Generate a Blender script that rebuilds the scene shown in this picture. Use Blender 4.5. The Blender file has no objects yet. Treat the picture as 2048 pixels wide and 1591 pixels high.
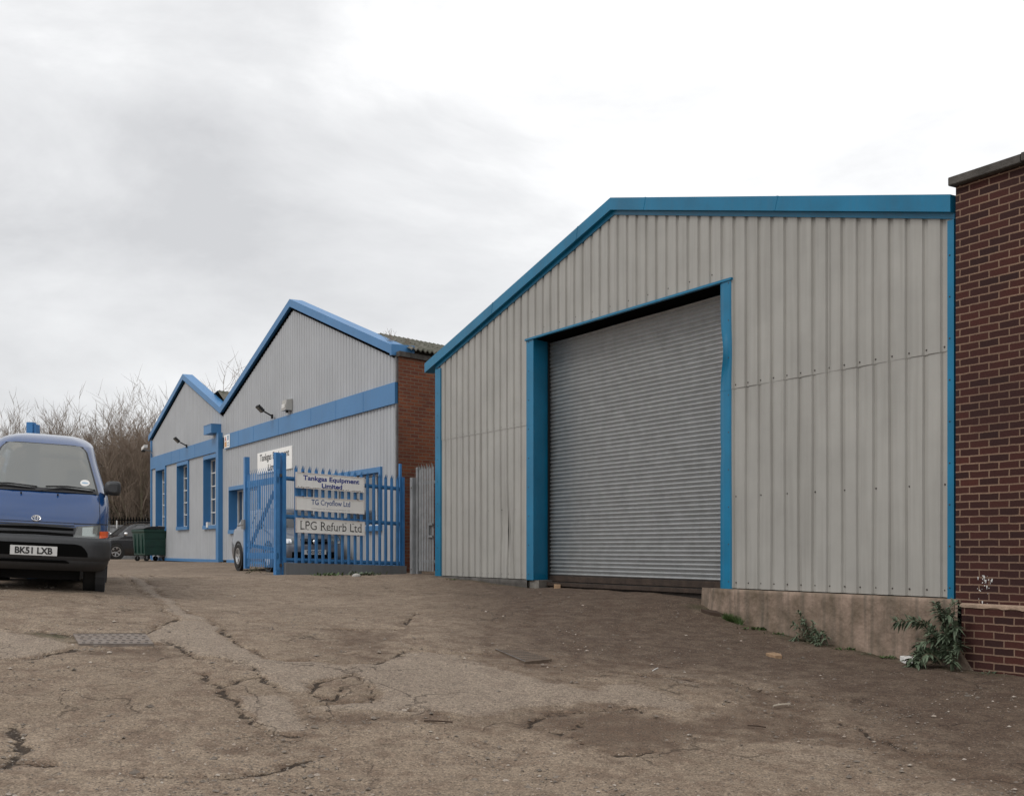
import bpy, math, random
import numpy as np
from mathutils import Vector, Matrix

# ------------------------------------------------------------------ camera
C = bpy.context.scene
COL = C.collection
E = 1.6            # eye height above the origin
F = 2300.0         # focal length in photo pixels (photo 2048 x 1591)
CX, HY = 1024.0, 1097.0
cam_d = bpy.data.cameras.new('camera'); cam = bpy.data.objects.new('camera', cam_d); COL.objects.link(cam)
cam.location = (0, 0, E); cam.rotation_euler = (math.radians(90), 0, 0)
cam_d.sensor_width = 36; cam_d.lens = 36 * F / 2048; cam_d.shift_y = (HY - 795.5) / 2048
cam_d.clip_start = 0.1; cam_d.clip_end = 2000
C.camera = cam

# ------------------------------------------------------------------ world / sun
w = bpy.data.worlds.new('World'); C.world = w; w.use_nodes = True
nt = w.node_tree; nt.nodes.clear()
def N(nt, t, **kw):
    n = nt.nodes.new(t)
    for k, v in kw.items():
        if k.startswith('i_'): n.inputs[int(k[2:])].default_value = v
        else: setattr(n, k, v)
    return n
SUN_EL, SUN_AZ = 50, 238
sky = N(nt, 'ShaderNodeTexSky', sky_type='NISHITA', sun_disc=False, sun_elevation=math.radians(SUN_EL),
        sun_rotation=math.radians(SUN_AZ))
bg1 = N(nt, 'ShaderNodeBackground'); bg1.inputs[1].default_value = 0.1
nt.links.new(sky.outputs[0], bg1.inputs[0])
tc = N(nt, 'ShaderNodeTexCoord')
mp = N(nt, 'ShaderNodeMapping'); mp.inputs['Scale'].default_value = (1.0, 1.0, 2.3); mp.inputs['Location'].default_value = (3.1, 0.2, 0.35)
nt.links.new(tc.outputs['Generated'], mp.inputs[0])
nz = N(nt, 'ShaderNodeTexNoise'); nz.inputs['Scale'].default_value = 2.7; nz.inputs['Detail'].default_value = 8; nz.inputs['Roughness'].default_value = .56
nz.inputs['Distortion'].default_value = .35
nt.links.new(mp.outputs[0], nz.inputs[0])
sep = N(nt, 'ShaderNodeSeparateXYZ'); nt.links.new(tc.outputs['Generated'], sep.inputs[0])
mx = N(nt, 'ShaderNodeMath', operation='MULTIPLY_ADD'); mx.inputs[1].default_value = .36; mx.inputs[2].default_value = 0.01
nt.links.new(sep.outputs[0], mx.inputs[0])
ad = N(nt, 'ShaderNodeMath', operation='ADD'); nt.links.new(nz.outputs[0], ad.inputs[0]); nt.links.new(mx.outputs[0], ad.inputs[1])
rp = N(nt, 'ShaderNodeValToRGB'); cr = rp.color_ramp
cr.elements[0].position = .27; cr.elements[0].color = (.64, .643, .655, 1)
cr.elements[1].position = .62; cr.elements[1].color = (1.06, 1.06, 1.06, 1)
e = cr.elements.new(.47); e.color = (.84, .843, .85, 1)
nt.links.new(ad.outputs[0], rp.inputs[0])
bg2 = N(nt, 'ShaderNodeBackground'); bg2.inputs[1].default_value = 1.0
nt.links.new(rp.outputs[0], bg2.inputs[0])
ms = N(nt, 'ShaderNodeMixShader'); ms.inputs[0].default_value = .93
nt.links.new(bg1.outputs[0], ms.inputs[1]); nt.links.new(bg2.outputs[0], ms.inputs[2])
wo = N(nt, 'ShaderNodeOutputWorld'); nt.links.new(ms.outputs[0], wo.inputs[0])
sl = bpy.data.lights.new('sun', 'SUN'); sl.energy = 1.25; sl.angle = math.radians(22); sl.color = (1, .97, .92)
so = bpy.data.objects.new('sun', sl); COL.objects.link(so)
az = math.radians(SUN_AZ); el = math.radians(SUN_EL)
sd = Vector((math.sin(az) * math.cos(el), math.cos(az) * math.cos(el), math.sin(el)))
so.rotation_euler = sd.to_track_quat('Z', 'Y').to_euler(); so.location = (0, 0, 30)
C.view_settings.view_transform = 'Standard'; C.view_settings.look = 'None'
C.view_settings.exposure = 0.12; C.view_settings.gamma = 1
C.render.engine = 'CYCLES'

# ------------------------------------------------------------------ materials
def mat(name, col, rough=.6, metal=0, noise=None, var=.25, bump=0, bscale=40, spec=.5, coat=0, tint=None, stretch=None, streak=0):
    m = bpy.data.materials.new(name); m.use_nodes = True; t = m.node_tree
    b = t.nodes['Principled BSDF']
    b.inputs['Base Color'].default_value = (*col, 1); b.inputs['Roughness'].default_value = rough
    b.inputs['Metallic'].default_value = metal; b.inputs['Specular IOR Level'].default_value = spec
    b.inputs['Coat Weight'].default_value = coat; b.inputs['Coat Roughness'].default_value = .05
    tcn = N(t, 'ShaderNodeTexCoord'); src = tcn.outputs['Object']
    if stretch:
        mpn = N(t, 'ShaderNodeMapping'); mpn.inputs['Scale'].default_value = stretch
        t.links.new(src, mpn.inputs[0]); src2 = mpn.outputs[0]
    else: src2 = src
    if noise:
        n1 = N(t, 'ShaderNodeTexNoise'); n1.inputs['Scale'].default_value = noise; n1.inputs['Detail'].default_value = 6
        n1.inputs['Roughness'].default_value = .6
        t.links.new(src2, n1.inputs[0])
        r = N(t, 'ShaderNodeMapRange'); r.inputs['From Min'].default_value = .3; r.inputs['From Max'].default_value = .7
        t.links.new(n1.outputs[0], r.inputs[0])
        mxn = N(t, 'ShaderNodeMix', data_type='RGBA')
        tc2 = tint if tint else tuple(c * (1 - var) for c in col)
        c1 = tuple(min(1, c * (1 + (var * .4 if not tint else 0))) for c in col)
        mxn.inputs[6].default_value = (*c1, 1); mxn.inputs[7].default_value = (*tc2, 1)
        t.links.new(r.outputs[0], mxn.inputs[0]); out = mxn.outputs[2]
        if streak:
            mps = N(t, 'ShaderNodeMapping'); mps.inputs['Scale'].default_value = (9, 9, .35); t.links.new(src, mps.inputs[0])
            n2 = N(t, 'ShaderNodeTexNoise'); n2.inputs['Scale'].default_value = 1.5; n2.inputs['Detail'].default_value = 4
            t.links.new(mps.outputs[0], n2.inputs[0])
            r2 = N(t, 'ShaderNodeMapRange'); r2.inputs['From Min'].default_value = .45; r2.inputs['From Max'].default_value = .8
            r2.inputs['To Max'].default_value = streak; t.links.new(n2.outputs[0], r2.inputs[0])
            mx2 = N(t, 'ShaderNodeMix', data_type='RGBA'); mx2.inputs[7].default_value = (.10, .085, .065, 1)
            t.links.new(r2.outputs[0], mx2.inputs[0]); t.links.new(out, mx2.inputs[6]); out = mx2.outputs[2]
        t.links.new(out, b.inputs['Base Color'])
    if bump:
        n3 = N(t, 'ShaderNodeTexNoise'); n3.inputs['Scale'].default_value = bscale; n3.inputs['Detail'].default_value = 5
        t.links.new(src2, n3.inputs[0])
        bp = N(t, 'ShaderNodeBump'); bp.inputs['Strength'].default_value = bump; bp.inputs['Distance'].default_value = .02
        t.links.new(n3.outputs[0], bp.inputs['Height']); t.links.new(bp.outputs[0], b.inputs['Normal'])
    return m

def brick_mat(name, c1, c2, mortar, dark, bw=.229, rh=.078, msize=.009):
    m = bpy.data.materials.new(name); m.use_nodes = True; t = m.node_tree; b = t.nodes['Principled BSDF']
    b.inputs['Roughness'].default_value = .85; b.inputs['Specular IOR Level'].default_value = .25
    uv = N(t, 'ShaderNodeTexCoord')
    nd = N(t, 'ShaderNodeTexNoise'); nd.inputs['Scale'].default_value = 9; t.links.new(uv.outputs['UV'], nd.inputs[0])
    sc = N(t, 'ShaderNodeVectorMath', operation='SCALE'); sc.inputs['Scale'].default_value = .012
    sb = N(t, 'ShaderNodeVectorMath', operation='SUBTRACT'); sb.inputs[1].default_value = (.5, .5, .5)
    t.links.new(nd.outputs['Color'], sb.inputs[0]); t.links.new(sb.outputs[0], sc.inputs[0])
    av = N(t, 'ShaderNodeVectorMath', operation='ADD'); t.links.new(uv.outputs['UV'], av.inputs[0]); t.links.new(sc.outputs[0], av.inputs[1])
    br = N(t, 'ShaderNodeTexBrick'); br.offset = .5
    br.inputs['Scale'].default_value = 1; br.inputs['Brick Width'].default_value = bw; br.inputs['Row Height'].default_value = rh
    br.inputs['Mortar Size'].default_value = msize; br.inputs['Mortar Smooth'].default_value = .25; br.inputs['Bias'].default_value = 0
    br.inputs['Color1'].default_value = (*c1, 1); br.inputs['Color2'].default_value = (*c2, 1); br.inputs['Mortar'].default_value = (*mortar, 1)
    t.links.new(av.outputs[0], br.inputs[0])
    n1 = N(t, 'ShaderNodeTexNoise'); n1.inputs['Scale'].default_value = 1.1; n1.inputs['Detail'].default_value = 6; t.links.new(uv.outputs['UV'], n1.inputs[0])
    r = N(t, 'ShaderNodeMapRange'); r.inputs['From Min'].default_value = .38; r.inputs['From Max'].default_value = .68; r.inputs['To Max'].default_value = .4
    t.links.new(n1.outputs[0], r.inputs[0])
    mxn = N(t, 'ShaderNodeMix', data_type='RGBA'); mxn.inputs[7].default_value = (*dark, 1)
    t.links.new(r.outputs[0], mxn.inputs[0]); t.links.new(br.outputs[0], mxn.inputs[6])
    n2 = N(t, 'ShaderNodeTexNoise'); n2.inputs['Scale'].default_value = 60; n2.inputs['Detail'].default_value = 4; t.links.new(uv.outputs['UV'], n2.inputs[0])
    r2 = N(t, 'ShaderNodeMapRange'); r2.inputs['To Min'].default_value = .6; r2.inputs['To Max'].default_value = 1.35; t.links.new(n2.outputs[0], r2.inputs[0])
    mm = N(t, 'ShaderNodeVectorMath', operation='SCALE'); t.links.new(mxn.outputs[2], mm.inputs[0]); t.links.new(r2.outputs[0], mm.inputs['Scale'])
    t.links.new(mm.outputs[0], b.inputs['Base Color'])
    inv = N(t, 'ShaderNodeMath', operation='MULTIPLY_ADD'); inv.inputs[1].default_value = -1; inv.inputs[2].default_value = 1; t.links.new(br.outputs['Fac'], inv.inputs[0])
    a2 = N(t, 'ShaderNodeMath', operation='MULTIPLY_ADD'); a2.inputs[1].default_value = .35; t.links.new(n2.outputs[0], a2.inputs[0]); t.links.new(inv.outputs[0], a2.inputs[2])
    bp = N(t, 'ShaderNodeBump'); bp.inputs['Strength'].default_value = .8; bp.inputs['Distance'].default_value = .006
    t.links.new(a2.outputs[0], bp.inputs['Height']); t.links.new(bp.outputs[0], b.inputs['Normal'])
    return m

M = {}
M['clad'] = mat('warm_grey_cladding', (.375, .366, .340), .5, noise=1.3, var=.13, streak=.26, bump=.05, bscale=3)
M['clad_b'] = mat('cool_grey_cladding', (.42, .435, .455), .5, noise=.9, var=.08, streak=.14)
M['screw'] = mat('screw_caps', (.07, .06, .055), .5)
M['blue'] = mat('strong_blue_steel', (.001, .165, .315), .38, noise=1.6, var=.22, streak=.10, bump=.05, bscale=2)
M['blue_b'] = mat('soft_blue_steel', (.050, .195, .42), .42, noise=1.0, var=.12, streak=.08)
M['blue_f'] = mat('fence_blue_paint', (.045, .20, .46), .4, noise=4, var=.25, streak=.06)
M['galv'] = mat('galvanised_steel', (.46, .47, .47), .36, metal=.6, noise=6, var=.14, streak=.08, bump=.1, bscale=30)
M['galv2'] = mat('weathered_galvanised', (.27, .28, .29), .6, metal=.3, noise=5, var=.3, streak=.35)
M['rust'] = mat('rusty_brown_steel', (.055, .036, .026), .85, noise=6, var=.5, bump=.4)
M['timber'] = mat('dark_sill_timber', (.030, .022, .017), .9, noise=5, var=.5, bump=.5)
M['black'] = mat('black_rubber', (.012, .012, .012), .75)
M['plastic'] = mat('dark_grey_plastic', (.035, .037, .041), .55, noise=8, var=.2, bump=.08, bscale=120)
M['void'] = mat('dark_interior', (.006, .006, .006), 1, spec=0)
M['conc'] = mat('old_concrete', (.20, .185, .165), .9, noise=4, var=.4, bump=.4, streak=.5)
M['coping'] = mat('dark_coping_concrete', (.115, .105, .095), .9, noise=5, tint=(.04, .036, .032), bump=.5, bscale=60)
M['mortar'] = mat('mortar_ledge', (.36, .26, .19), .9, noise=8, var=.4, bump=.6)
M['dwarf'] = mat('grey_painted_render', (.175, .185, .195), .8, noise=1.2, var=.22, streak=.25, bump=.1)
M['roof'] = mat('mossy_cement_sheet', (.16, .15, .13), .9, noise=3, tint=(.045, .05, .028), bump=.5)
M['white'] = mat('white_frame', (.72, .72, .70), .5, noise=3, var=.12)
M['sign'] = mat('white_sign_face', (.93, .92, .89), .35, noise=2.5, var=.06, streak=.06)
M['signedge'] = mat('sign_frame', (.75, .71, .68), .5)
M['inkblue'] = mat('blue_lettering', (.012, .035, .26), .5)
M['inkblue2'] = mat('mid_blue_lettering', (.02, .07, .26), .5)
M['inkgrey'] = mat('grey_lettering', (.24, .25, .29), .5)
M['inkblack'] = mat('black_lettering', (.012, .012, .012), .5)
M['brick_r'] = brick_mat('dark_red_brick', (.078, .024, .018), (.034, .014, .013), (.26, .17, .12), (.028, .016, .016), .222, .0745, .0085)
M['brick_b'] = brick_mat('orange_brick', (.235, .075, .034), (.145, .045, .028), (.19, .14, .10), (.085, .035, .024))
M['wood_bark'] = mat('winter_twigs', (.27, .21, .165), .9, noise=.35, tint=(.17, .13, .095))
M['bark'] = mat('bark', (.17, .14, .10), .95, noise=3, tint=(.12, .12, .065))
M['leaf1'] = mat('grey_green_leaves', (.150, .190, .125), .65, noise=12, tint=(.060, .090, .050))
M['leaf2'] = mat('fresh_green_leaves', (.075, .125, .03), .6, noise=15, tint=(.04, .075, .02))
M['scrub'] = mat('olive_scrub', (.075, .078, .035), .8, noise=.5, tint=(.05, .040, .022))
M['binlid'] = mat('bin_lid', (.012, .012, .014), .5)
M['bin'] = mat('dark_green_bin', (.007, .045, .032), .5, noise=3, var=.3)
M['tyre'] = mat('tyre', (.016, .015, .014), .8, bump=.2, bscale=60)
M['alloy'] = mat('alloy_rim', (.5, .5, .5), .3, metal=.8)
M['chrome'] = mat('chrome', (.8, .8, .8), .15, metal=1)
M['van'] = mat('van_blue_paint', (.006, .048, .17), .22, coat=1, noise=2, var=.08)
M['seal'] = mat('window_seal', (.012, .012, .014), .5)
M['navy'] = mat('dark_navy_paint', (.12, .13, .155), .3, metal=.4, coat=.8)
M['blackcar'] = mat('black_car_paint', (.010, .010, .012), .25, coat=.8)
M['orange'] = mat('amber_lens', (.75, .10, .012), .2, coat=.5)
M['card'] = mat('cardboard', (.34, .22, .13), .9, noise=15, var=.3)
M['paper'] = mat('white_litter', (.72, .71, .69), .8)
M['stick'] = mat('pale_stick', (.42, .37, .30), .8)
M['plank'] = mat('dark_plank', (.05, .03, .02), .9)
M['iron'] = mat('cast_iron_cover', (.215, .185, .165), .8, noise=9, tint=(.15, .115, .09), bump=.3)
M['iron2'] = mat('rusty_cover', (.150, .110, .080), .9, noise=12, tint=(.09, .063, .045), bump=.6)
M['ironhole'] = mat('cover_slots', (.03, .025, .022), .9)
M['plate'] = mat('number_plate', (.62, .62, .61), .35)
M['beige'] = mat('alarm_box', (.42, .41, .38), .5)
M['pink'] = mat('warning_pink', (.55, .18, .15), .5)
M['yel'] = mat('warning_orange', (.65, .33, .12), .5)
M['pblue'] = mat('notice_blue', (.30, .42, .55), .5)

def glass(name, col=(.02, .022, .025), rough=.04, alpha=1, film=None):
    m = bpy.data.materials.new(name); m.use_nodes = True; t = m.node_tree; b = t.nodes['Principled BSDF']
    b.inputs['Base Color'].default_value = (*col, 1); b.inputs['Roughness'].default_value = rough
    b.inputs['Specular IOR Level'].default_value = .8; b.inputs['Coat Weight'].default_value = .6
    if alpha < 1:
        tr = N(t, 'ShaderNodeBsdfTransparent'); tr.inputs[0].default_value = (.75, .8, .78, 1)
        mxs = N(t, 'ShaderNodeMixShader'); mxs.inputs[0].default_value = alpha
        t.links.new(tr.outputs[0], mxs.inputs[1]); t.links.new(b.outputs[0], mxs.inputs[2])
        t.links.new(mxs.outputs[0], t.nodes['Material Output'].inputs[0])
    return m
M['glass'] = glass('window_glass', (.045, .05, .055), .06)
M['glass_s'] = glass('windscreen_glass', (.46, .48, .47), .03, .42)  # pale diffuse film stands in for haze and sky reflection
M['glass_t'] = glass('tinted_car_glass', (.03, .035, .035), .04, .35)
M['lens'] = glass('headlamp_lens', (.35, .36, .36), .08, .35)
M['lens_b'] = mat('headlamp_bowl', (.10, .10, .10), .3, metal=.5)

# ------------------------------------------------------------------ mesh builder
BASE = {}
class MB:
    def __init__(s): s.v = []; s.f = []; s.m = []; s.mats = []; s.cur = 0; s.sm = []; s.smooth = False; s.uvf = None
    def use(s, m):
        if m not in s.mats: s.mats.append(m)
        s.cur = s.mats.index(m); return s
    def face(s, pts):
        i = len(s.v); s.v += [tuple(p) for p in pts]; s.f.append(tuple(range(i, i + len(pts)))); s.m.append(s.cur); s.sm.append(s.smooth)
    def grid(s, rows, closed=False):
        i0 = len(s.v); n = len(rows[0])
        for r in rows: s.v += [tuple(p) for p in r]
        for a in range(len(rows) - 1):
            for b in range(n if closed else n - 1):
                c = (b + 1) % n
                s.f.append((i0 + a * n + b, i0 + a * n + c, i0 + (a + 1) * n + c, i0 + (a + 1) * n + b)); s.m.append(s.cur); s.sm.append(s.smooth)
    def hexa(s, p):   # 8 points: bottom 4 loop, top 4 loop
        i = len(s.v); s.v += [tuple(q) for q in p]
        for f in ((0, 3, 2, 1), (4, 5, 6, 7), (0, 1, 5, 4), (1, 2, 6, 5), (2, 3, 7, 6), (3, 0, 4, 7)):
            s.f.append(tuple(i + k for k in f)); s.m.append(s.cur); s.sm.append(False)
    def box(s, T, a0, a1, b0, b1, c0, c1):  # T maps (a,b,c) to a point
        s.hexa([T(a0, b0, c0), T(a1, b0, c0), T(a1, b1, c0), T(a0, b1, c0), T(a0, b0, c1), T(a1, b0, c1), T(a1, b1, c1), T(a0, b1, c1)])
    def tube(s, pts, rad, n=6, cap=True):
        pts = [Vector(p) for p in pts]; rows = []
        if not hasattr(rad, '__len__'): rad = [rad] * len(pts)
        for k, p in enumerate(pts):
            d = (pts[min(k + 1, len(pts) - 1)] - pts[max(k - 1, 0)]).normalized()
            a = d.orthogonal().normalized() if k == 0 else (a - d * a.dot(d)).normalized()
            b = d.cross(a)
            rows.append([p + (a * math.cos(2 * math.pi * j / n) + b * math.sin(2 * math.pi * j / n)) * rad[k] for j in range(n)])
        s.grid(rows, True)
        if cap: s.face(rows[0][::-1]); s.face(rows[-1])
    def lathe(s, c, ax, prof, n=20):  # prof: (distance along axis, radius)
        ax = Vector(ax).normalized(); a = ax.orthogonal().normalized(); b = ax.cross(a); c = Vector(c)
        rows = [[c + ax * d + (a * math.cos(2 * math.pi * j / n) + b * math.sin(2 * math.pi * j / n)) * r for j in range(n)] for d, r in prof]
        s.grid(rows, True)
    def build(s, name, m=None, parent=None, local=False, loc=None):
        me = bpy.data.meshes.new(name)
        off = Vector((0, 0, 0))
        if parent is not None and not local: off = Vector(BASE[parent.name_full])
        if loc is not None: off = Vector(loc)
        o = bpy.data.objects.new(name, me)
        vs = [(x - off.x, y - off.y, z - off.z) for x, y, z in s.v] if off.length else s.v
        me.from_pydata(vs, [], s.f)
        if m is not None and not s.mats: s.mats = [m]
        for q in s.mats: me.materials.append(M[q])
        me.polygons.foreach_set('material_index', s.m)
        me.polygons.foreach_set('use_smooth', s.sm)
        if s.uvf:
            uvl = me.uv_layers.new(name='UVMap')
            for p in me.polygons:
                for li in p.loop_indices:
                    vi = me.loops[li].vertex_index; uvl.data[li].uv = s.uvf(s.v[vi])
        me.update(); COL.objects.link(o)
        if parent is not None: o.parent = parent; BASE[o.name_full] = tuple(off)
        elif loc is not None: o.location = loc; BASE[o.name_full] = tuple(loc)
        else: BASE[o.name_full] = (0, 0, 0)
        return o

def tag(o, label=None, cat=None, group=None, kind=None):
    if label: o['label'] = label
    if cat: o['category'] = cat
    if group: o['group'] = group
    if kind: o['kind'] = kind
    return o
def empty(name, loc, rot=(0, 0, 0)):
    o = bpy.data.objects.new(name, None); COL.objects.link(o); o.location = loc; o.rotation_euler = rot
    o.empty_display_size = .3; BASE[o.name_full] = tuple(loc); return o
def copy_thing(root, **kw):
    r = root.copy(); COL.objects.link(r); BASE[r.name_full] = BASE[root.name_full]
    for k, v in kw.items(): setattr(r, k, v)
    for ch in list(root.children):
        c = ch.copy(); COL.objects.link(c); c.parent = r
        for g in list(ch.children):
            d = g.copy(); COL.objects.link(d); d.parent = c
    return r

# ------------------------------------------------------------------ plan frames
V2 = Vector((1976, 2300, 0)).normalized()       # direction of every return wall
class Frame:
    def __init__(s, px, Y, vp=None, d=None):
        s.o = Vector(((px - CX) / F * Y, Y, 0))
        s.u = Vector((CX - vp, -F, 0)).normalized() if vp is not None else d
        s.n = Vector((s.u.y, -s.u.x, 0))
        if s.n.dot(-s.o) < 0: s.n = -s.n
    def S(s, px):                               # photo column -> distance along the wall
        k = (px - CX) / F
        return (k * s.o.y - s.o.x) / (s.u.x - k * s.u.y)
    def Z(s, px, py):
        p = s.o + s.u * s.S(px); return E + (HY - py) / F * p.y
    def P(s, a, out, z): p = s.o + s.u * a + s.n * out; return (p.x, p.y, z)
    def Q(s, a, dep, z): p = s.o + s.u * a + V2 * dep; return (p.x, p.y, z)
def soff(fr, px, out):                           # distance along the wall for a point standing out from it
    o = fr.o; fr.o = o + fr.n * out; v = fr.S(px); fr.o = o; return v
A = Frame(1912, 11.6, vp=-345)
B = Frame(795, 25.3, vp=-284)

# ------------------------------------------------------------------ ground height
cps = []
def cpf(fr, out, lst):
    for px, py in lst:
        a = fr.S(px); p = fr.P(a, out, 0); cps.append((p[0], p[1], fr.Z(px, py) - E))
cpf(A, 0, [(883, 1153), (960, 1161), (1053, 1175)])
for px, py in [(1100, 1173), (1250, 1184), (1390, 1195)]:
    p = A.Q(A.S(px), .3, 0); cps.append((p[0], p[1], -(py - HY) / F * p[1]))
cpf(A, .12, [(1470, 1240), (1520, 1252), (1612, 1275), (1700, 1294), (1807, 1315), (1900, 1331), (1951, 1337), (2048, 1346)])
cpf(B, 0, [(303, 1119), (442, 1123.5), (620, 1132), (790, 1143)])
for px, py, Y in [(570, 1149.5, 22.8), (803, 1149, 25), (850, 1147, 22.4), (480, 1140, 29.5), (600, 1140, 28), (400, 1150, 20), (197, 1185, 14.4),
                  (270, 1118, 60), (100, 1116, 60), (330, 1122, 44)]:
    cps.append(((px - CX) / F * Y, Y, -(py - HY) / F * Y))
for px, py, z in [(0, 1591, -1.40), (500, 1591, -1.46), (1024, 1591, -1.5), (1500, 1591, -1.52), (2048, 1591, -1.54), (225, 1280, -.86), (600, 1300, -.95),
                  (1000, 1300, -1.0), (1400, 1350, -1.18), (1700, 1400, -1.3), (2048, 1450, -1.38), (400, 1200, -.68), (800, 1200, -.72), (1150, 1225, -.80)]:
    Y = F * -z / (py - HY); cps.append(((px - CX) / F * Y, Y, z))
cps += [(-6.5, 13.9, -.47), (-7.5, 17, -.45), (-10, 6, -1.2), (8, 3, -1.6), (0, 0, -1.62), (-6, 1, -1.55), (-15, 14, -.42), (-22, 30, -.47), (9, 22, -.6), (12, 8, -1.4), (-45, 40, -.5)]
cp = np.array(cps)
def tps(r2): return np.where(r2 > 1e-12, .5 * r2 * np.log(r2 + 1e-12), 0)
_d2 = ((cp[:, None, :2] - cp[None, :, :2]) ** 2).sum(-1); _n = len(cp)
_A = np.zeros((_n + 3, _n + 3)); _A[:_n, :_n] = tps(_d2) + np.eye(_n) * .4
_A[:_n, _n] = 1; _A[:_n, _n + 1:] = cp[:, :2]; _A[_n, :_n] = 1; _A[_n + 1:, :_n] = cp[:, :2].T
_W = np.linalg.solve(_A, np.concatenate([cp[:, 2], [0, 0, 0]]))
def ghv(x, y):
    x = np.asarray(x, float); y = np.asarray(y, float); sh = x.shape; x = x.ravel(); y = y.ravel(); out = np.empty_like(x)
    for i in range(0, len(x), 20000):
        xs, ys = x[i:i + 20000], y[i:i + 20000]
        r2 = (xs[:, None] - cp[None, :, 0]) ** 2 + (ys[:, None] - cp[None, :, 1]) ** 2
        out[i:i + 20000] = tps(r2) @ _W[:_n] + _W[_n] + _W[_n + 1] * xs + _W[_n + 2] * ys
    r = np.hypot(x + 5, y - 25); k = np.clip((r - 45) / 30, 0, 1); k = k * k * (3 - 2 * k)
    out = np.clip(out, -1.75, -.3)
    return ((out * (1 - k) - .6 * k) + E).reshape(sh)
def gh(x, y): return float(ghv(np.array([x]), np.array([y]))[0])
_Ys = np.concatenate([np.arange(4.5, 20, .02), np.arange(20, 80, .1)])
def gpx(px, py):                                 # photo pixel -> point on the ground
    X = (px - CX) / F * _Ys; zr = E - (py - HY) / F * _Ys
    d = zr - ghv(X, _Ys); i = int(np.argmax(d <= 0)) if (d <= 0).any() else len(_Ys) - 1
    return Vector((X[i], _Ys[i], gh(X[i], _Ys[i])))
def gline(pts, s=.4395, ox=0, oy=1140): return [gpx(ox + x * s, oy + y * s)[:2] for x, y in pts]
Z6 = dict(s=.4395, ox=0, oy=1140); Z7 = dict(s=.5898, ox=840, oy=1120); Z8 = dict(s=.390625, ox=900, oy=1340)

# ------------------------------------------------------------------ ground sheet
def spacing(segs):
    out = [segs[0][0]]
    for a, b, d0, d1 in segs:
        x = a; n = max(1, int(round((b - a) / ((d0 + d1) / 2)))); t = np.linspace(0, 1, n + 1)[1:]
        s = a + (b - a) * (d0 * t + (d1 - d0) * t * t / 2) / (d0 + (d1 - d0) / 2); out += list(s)
    return np.array(out)
gx = spacing([(-700, -60, 80, 12), (-60, -9, 4, .3), (-9, -6.8, .12, .045), (-6.8, 6.8, .036, .036), (6.8, 9, .045, .12), (9, 60, .3, 4), (60, 700, 12, 80)])
gy = spacing([(-60, 0, 8, 1), (0, 5, .6, .04), (5, 11, .026, .034), (11, 20, .034, .07), (20, 40, .12, .5), (40, 120, 1, 6), (120, 1200, 10, 90)])
GX, GY = np.meshgrid(gx, gy)
GZ = ghv(GX, GY)
rs = np.random.RandomState(4)
def vnoise(x, y, f, seed):
    r = np.random.RandomState(seed); T = r.rand(256, 256); X = x * f; Y = y * f
    xi = np.floor(X).astype(int); yi = np.floor(Y).astype(int); u = X - xi; v = Y - yi; u = u * u * (3 - 2 * u); v = v * v * (3 - 2 * v)
    g = lambda a, b: T[a % 256, b % 256]
    return (g(xi, yi) * (1 - u) + g(xi + 1, yi) * u) * (1 - v) + (g(xi, yi + 1) * (1 - u) + g(xi + 1, yi + 1) * u) * v
def fbm(x, y, f, seed, o=4): return sum(vnoise(x, y, f * 2 ** k, seed + k) * .5 ** k for k in range(o)) / sum(.5 ** k for k in range(o))
near = (np.abs(GX) < 9) & (GY > 4.5) & (GY < 34)
nx, ny = GX[near], GY[near]
wx = nx + (fbm(nx, ny, 1.6, 21) - .5) * .22 + (fbm(nx, ny, 9, 31) - .5) * .13
wy = ny + (fbm(nx, ny, 1.6, 41) - .5) * .22 + (fbm(nx, ny, 9, 51) - .5) * .13
def dist_line(P):
    P = np.array([tuple(p) for p in P]); d = np.full(nx.shape, 1e9)
    for a, b in zip(P[:-1], P[1:]):
        ab = b - a; L = (ab ** 2).sum() + 1e-9; t = np.clip(((wx - a[0]) * ab[0] + (wy - a[1]) * ab[1]) / L, 0, 1)
        d = np.minimum(d, np.hypot(wx - a[0] - t * ab[0], wy - a[1] - t * ab[1]))
    return d
def inside(P):
    P = np.array([tuple(p) for p in P]); c = np.zeros(nx.shape, bool); j = len(P) - 1
    for i in range(len(P)):
        xi, yi, xj, yj = P[i][0], P[i][1], P[j][0], P[j][1]
        c ^= ((yi > wy) != (yj > wy)) & (wx < (xj - xi) * (wy - yi) / (yj - yi + 1e-12) + xi); j = i
    return c
def area(P, soft):
    d = dist_line(list(P) + [P[0]]); s = np.where(inside(P), d, -d); return np.clip(.5 + s / (2 * soft), 0, 1)
crack = np.zeros(nx.shape); dirt = np.zeros(nx.shape); light = np.zeros(nx.shape); moss = np.zeros(nx.shape)
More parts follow.
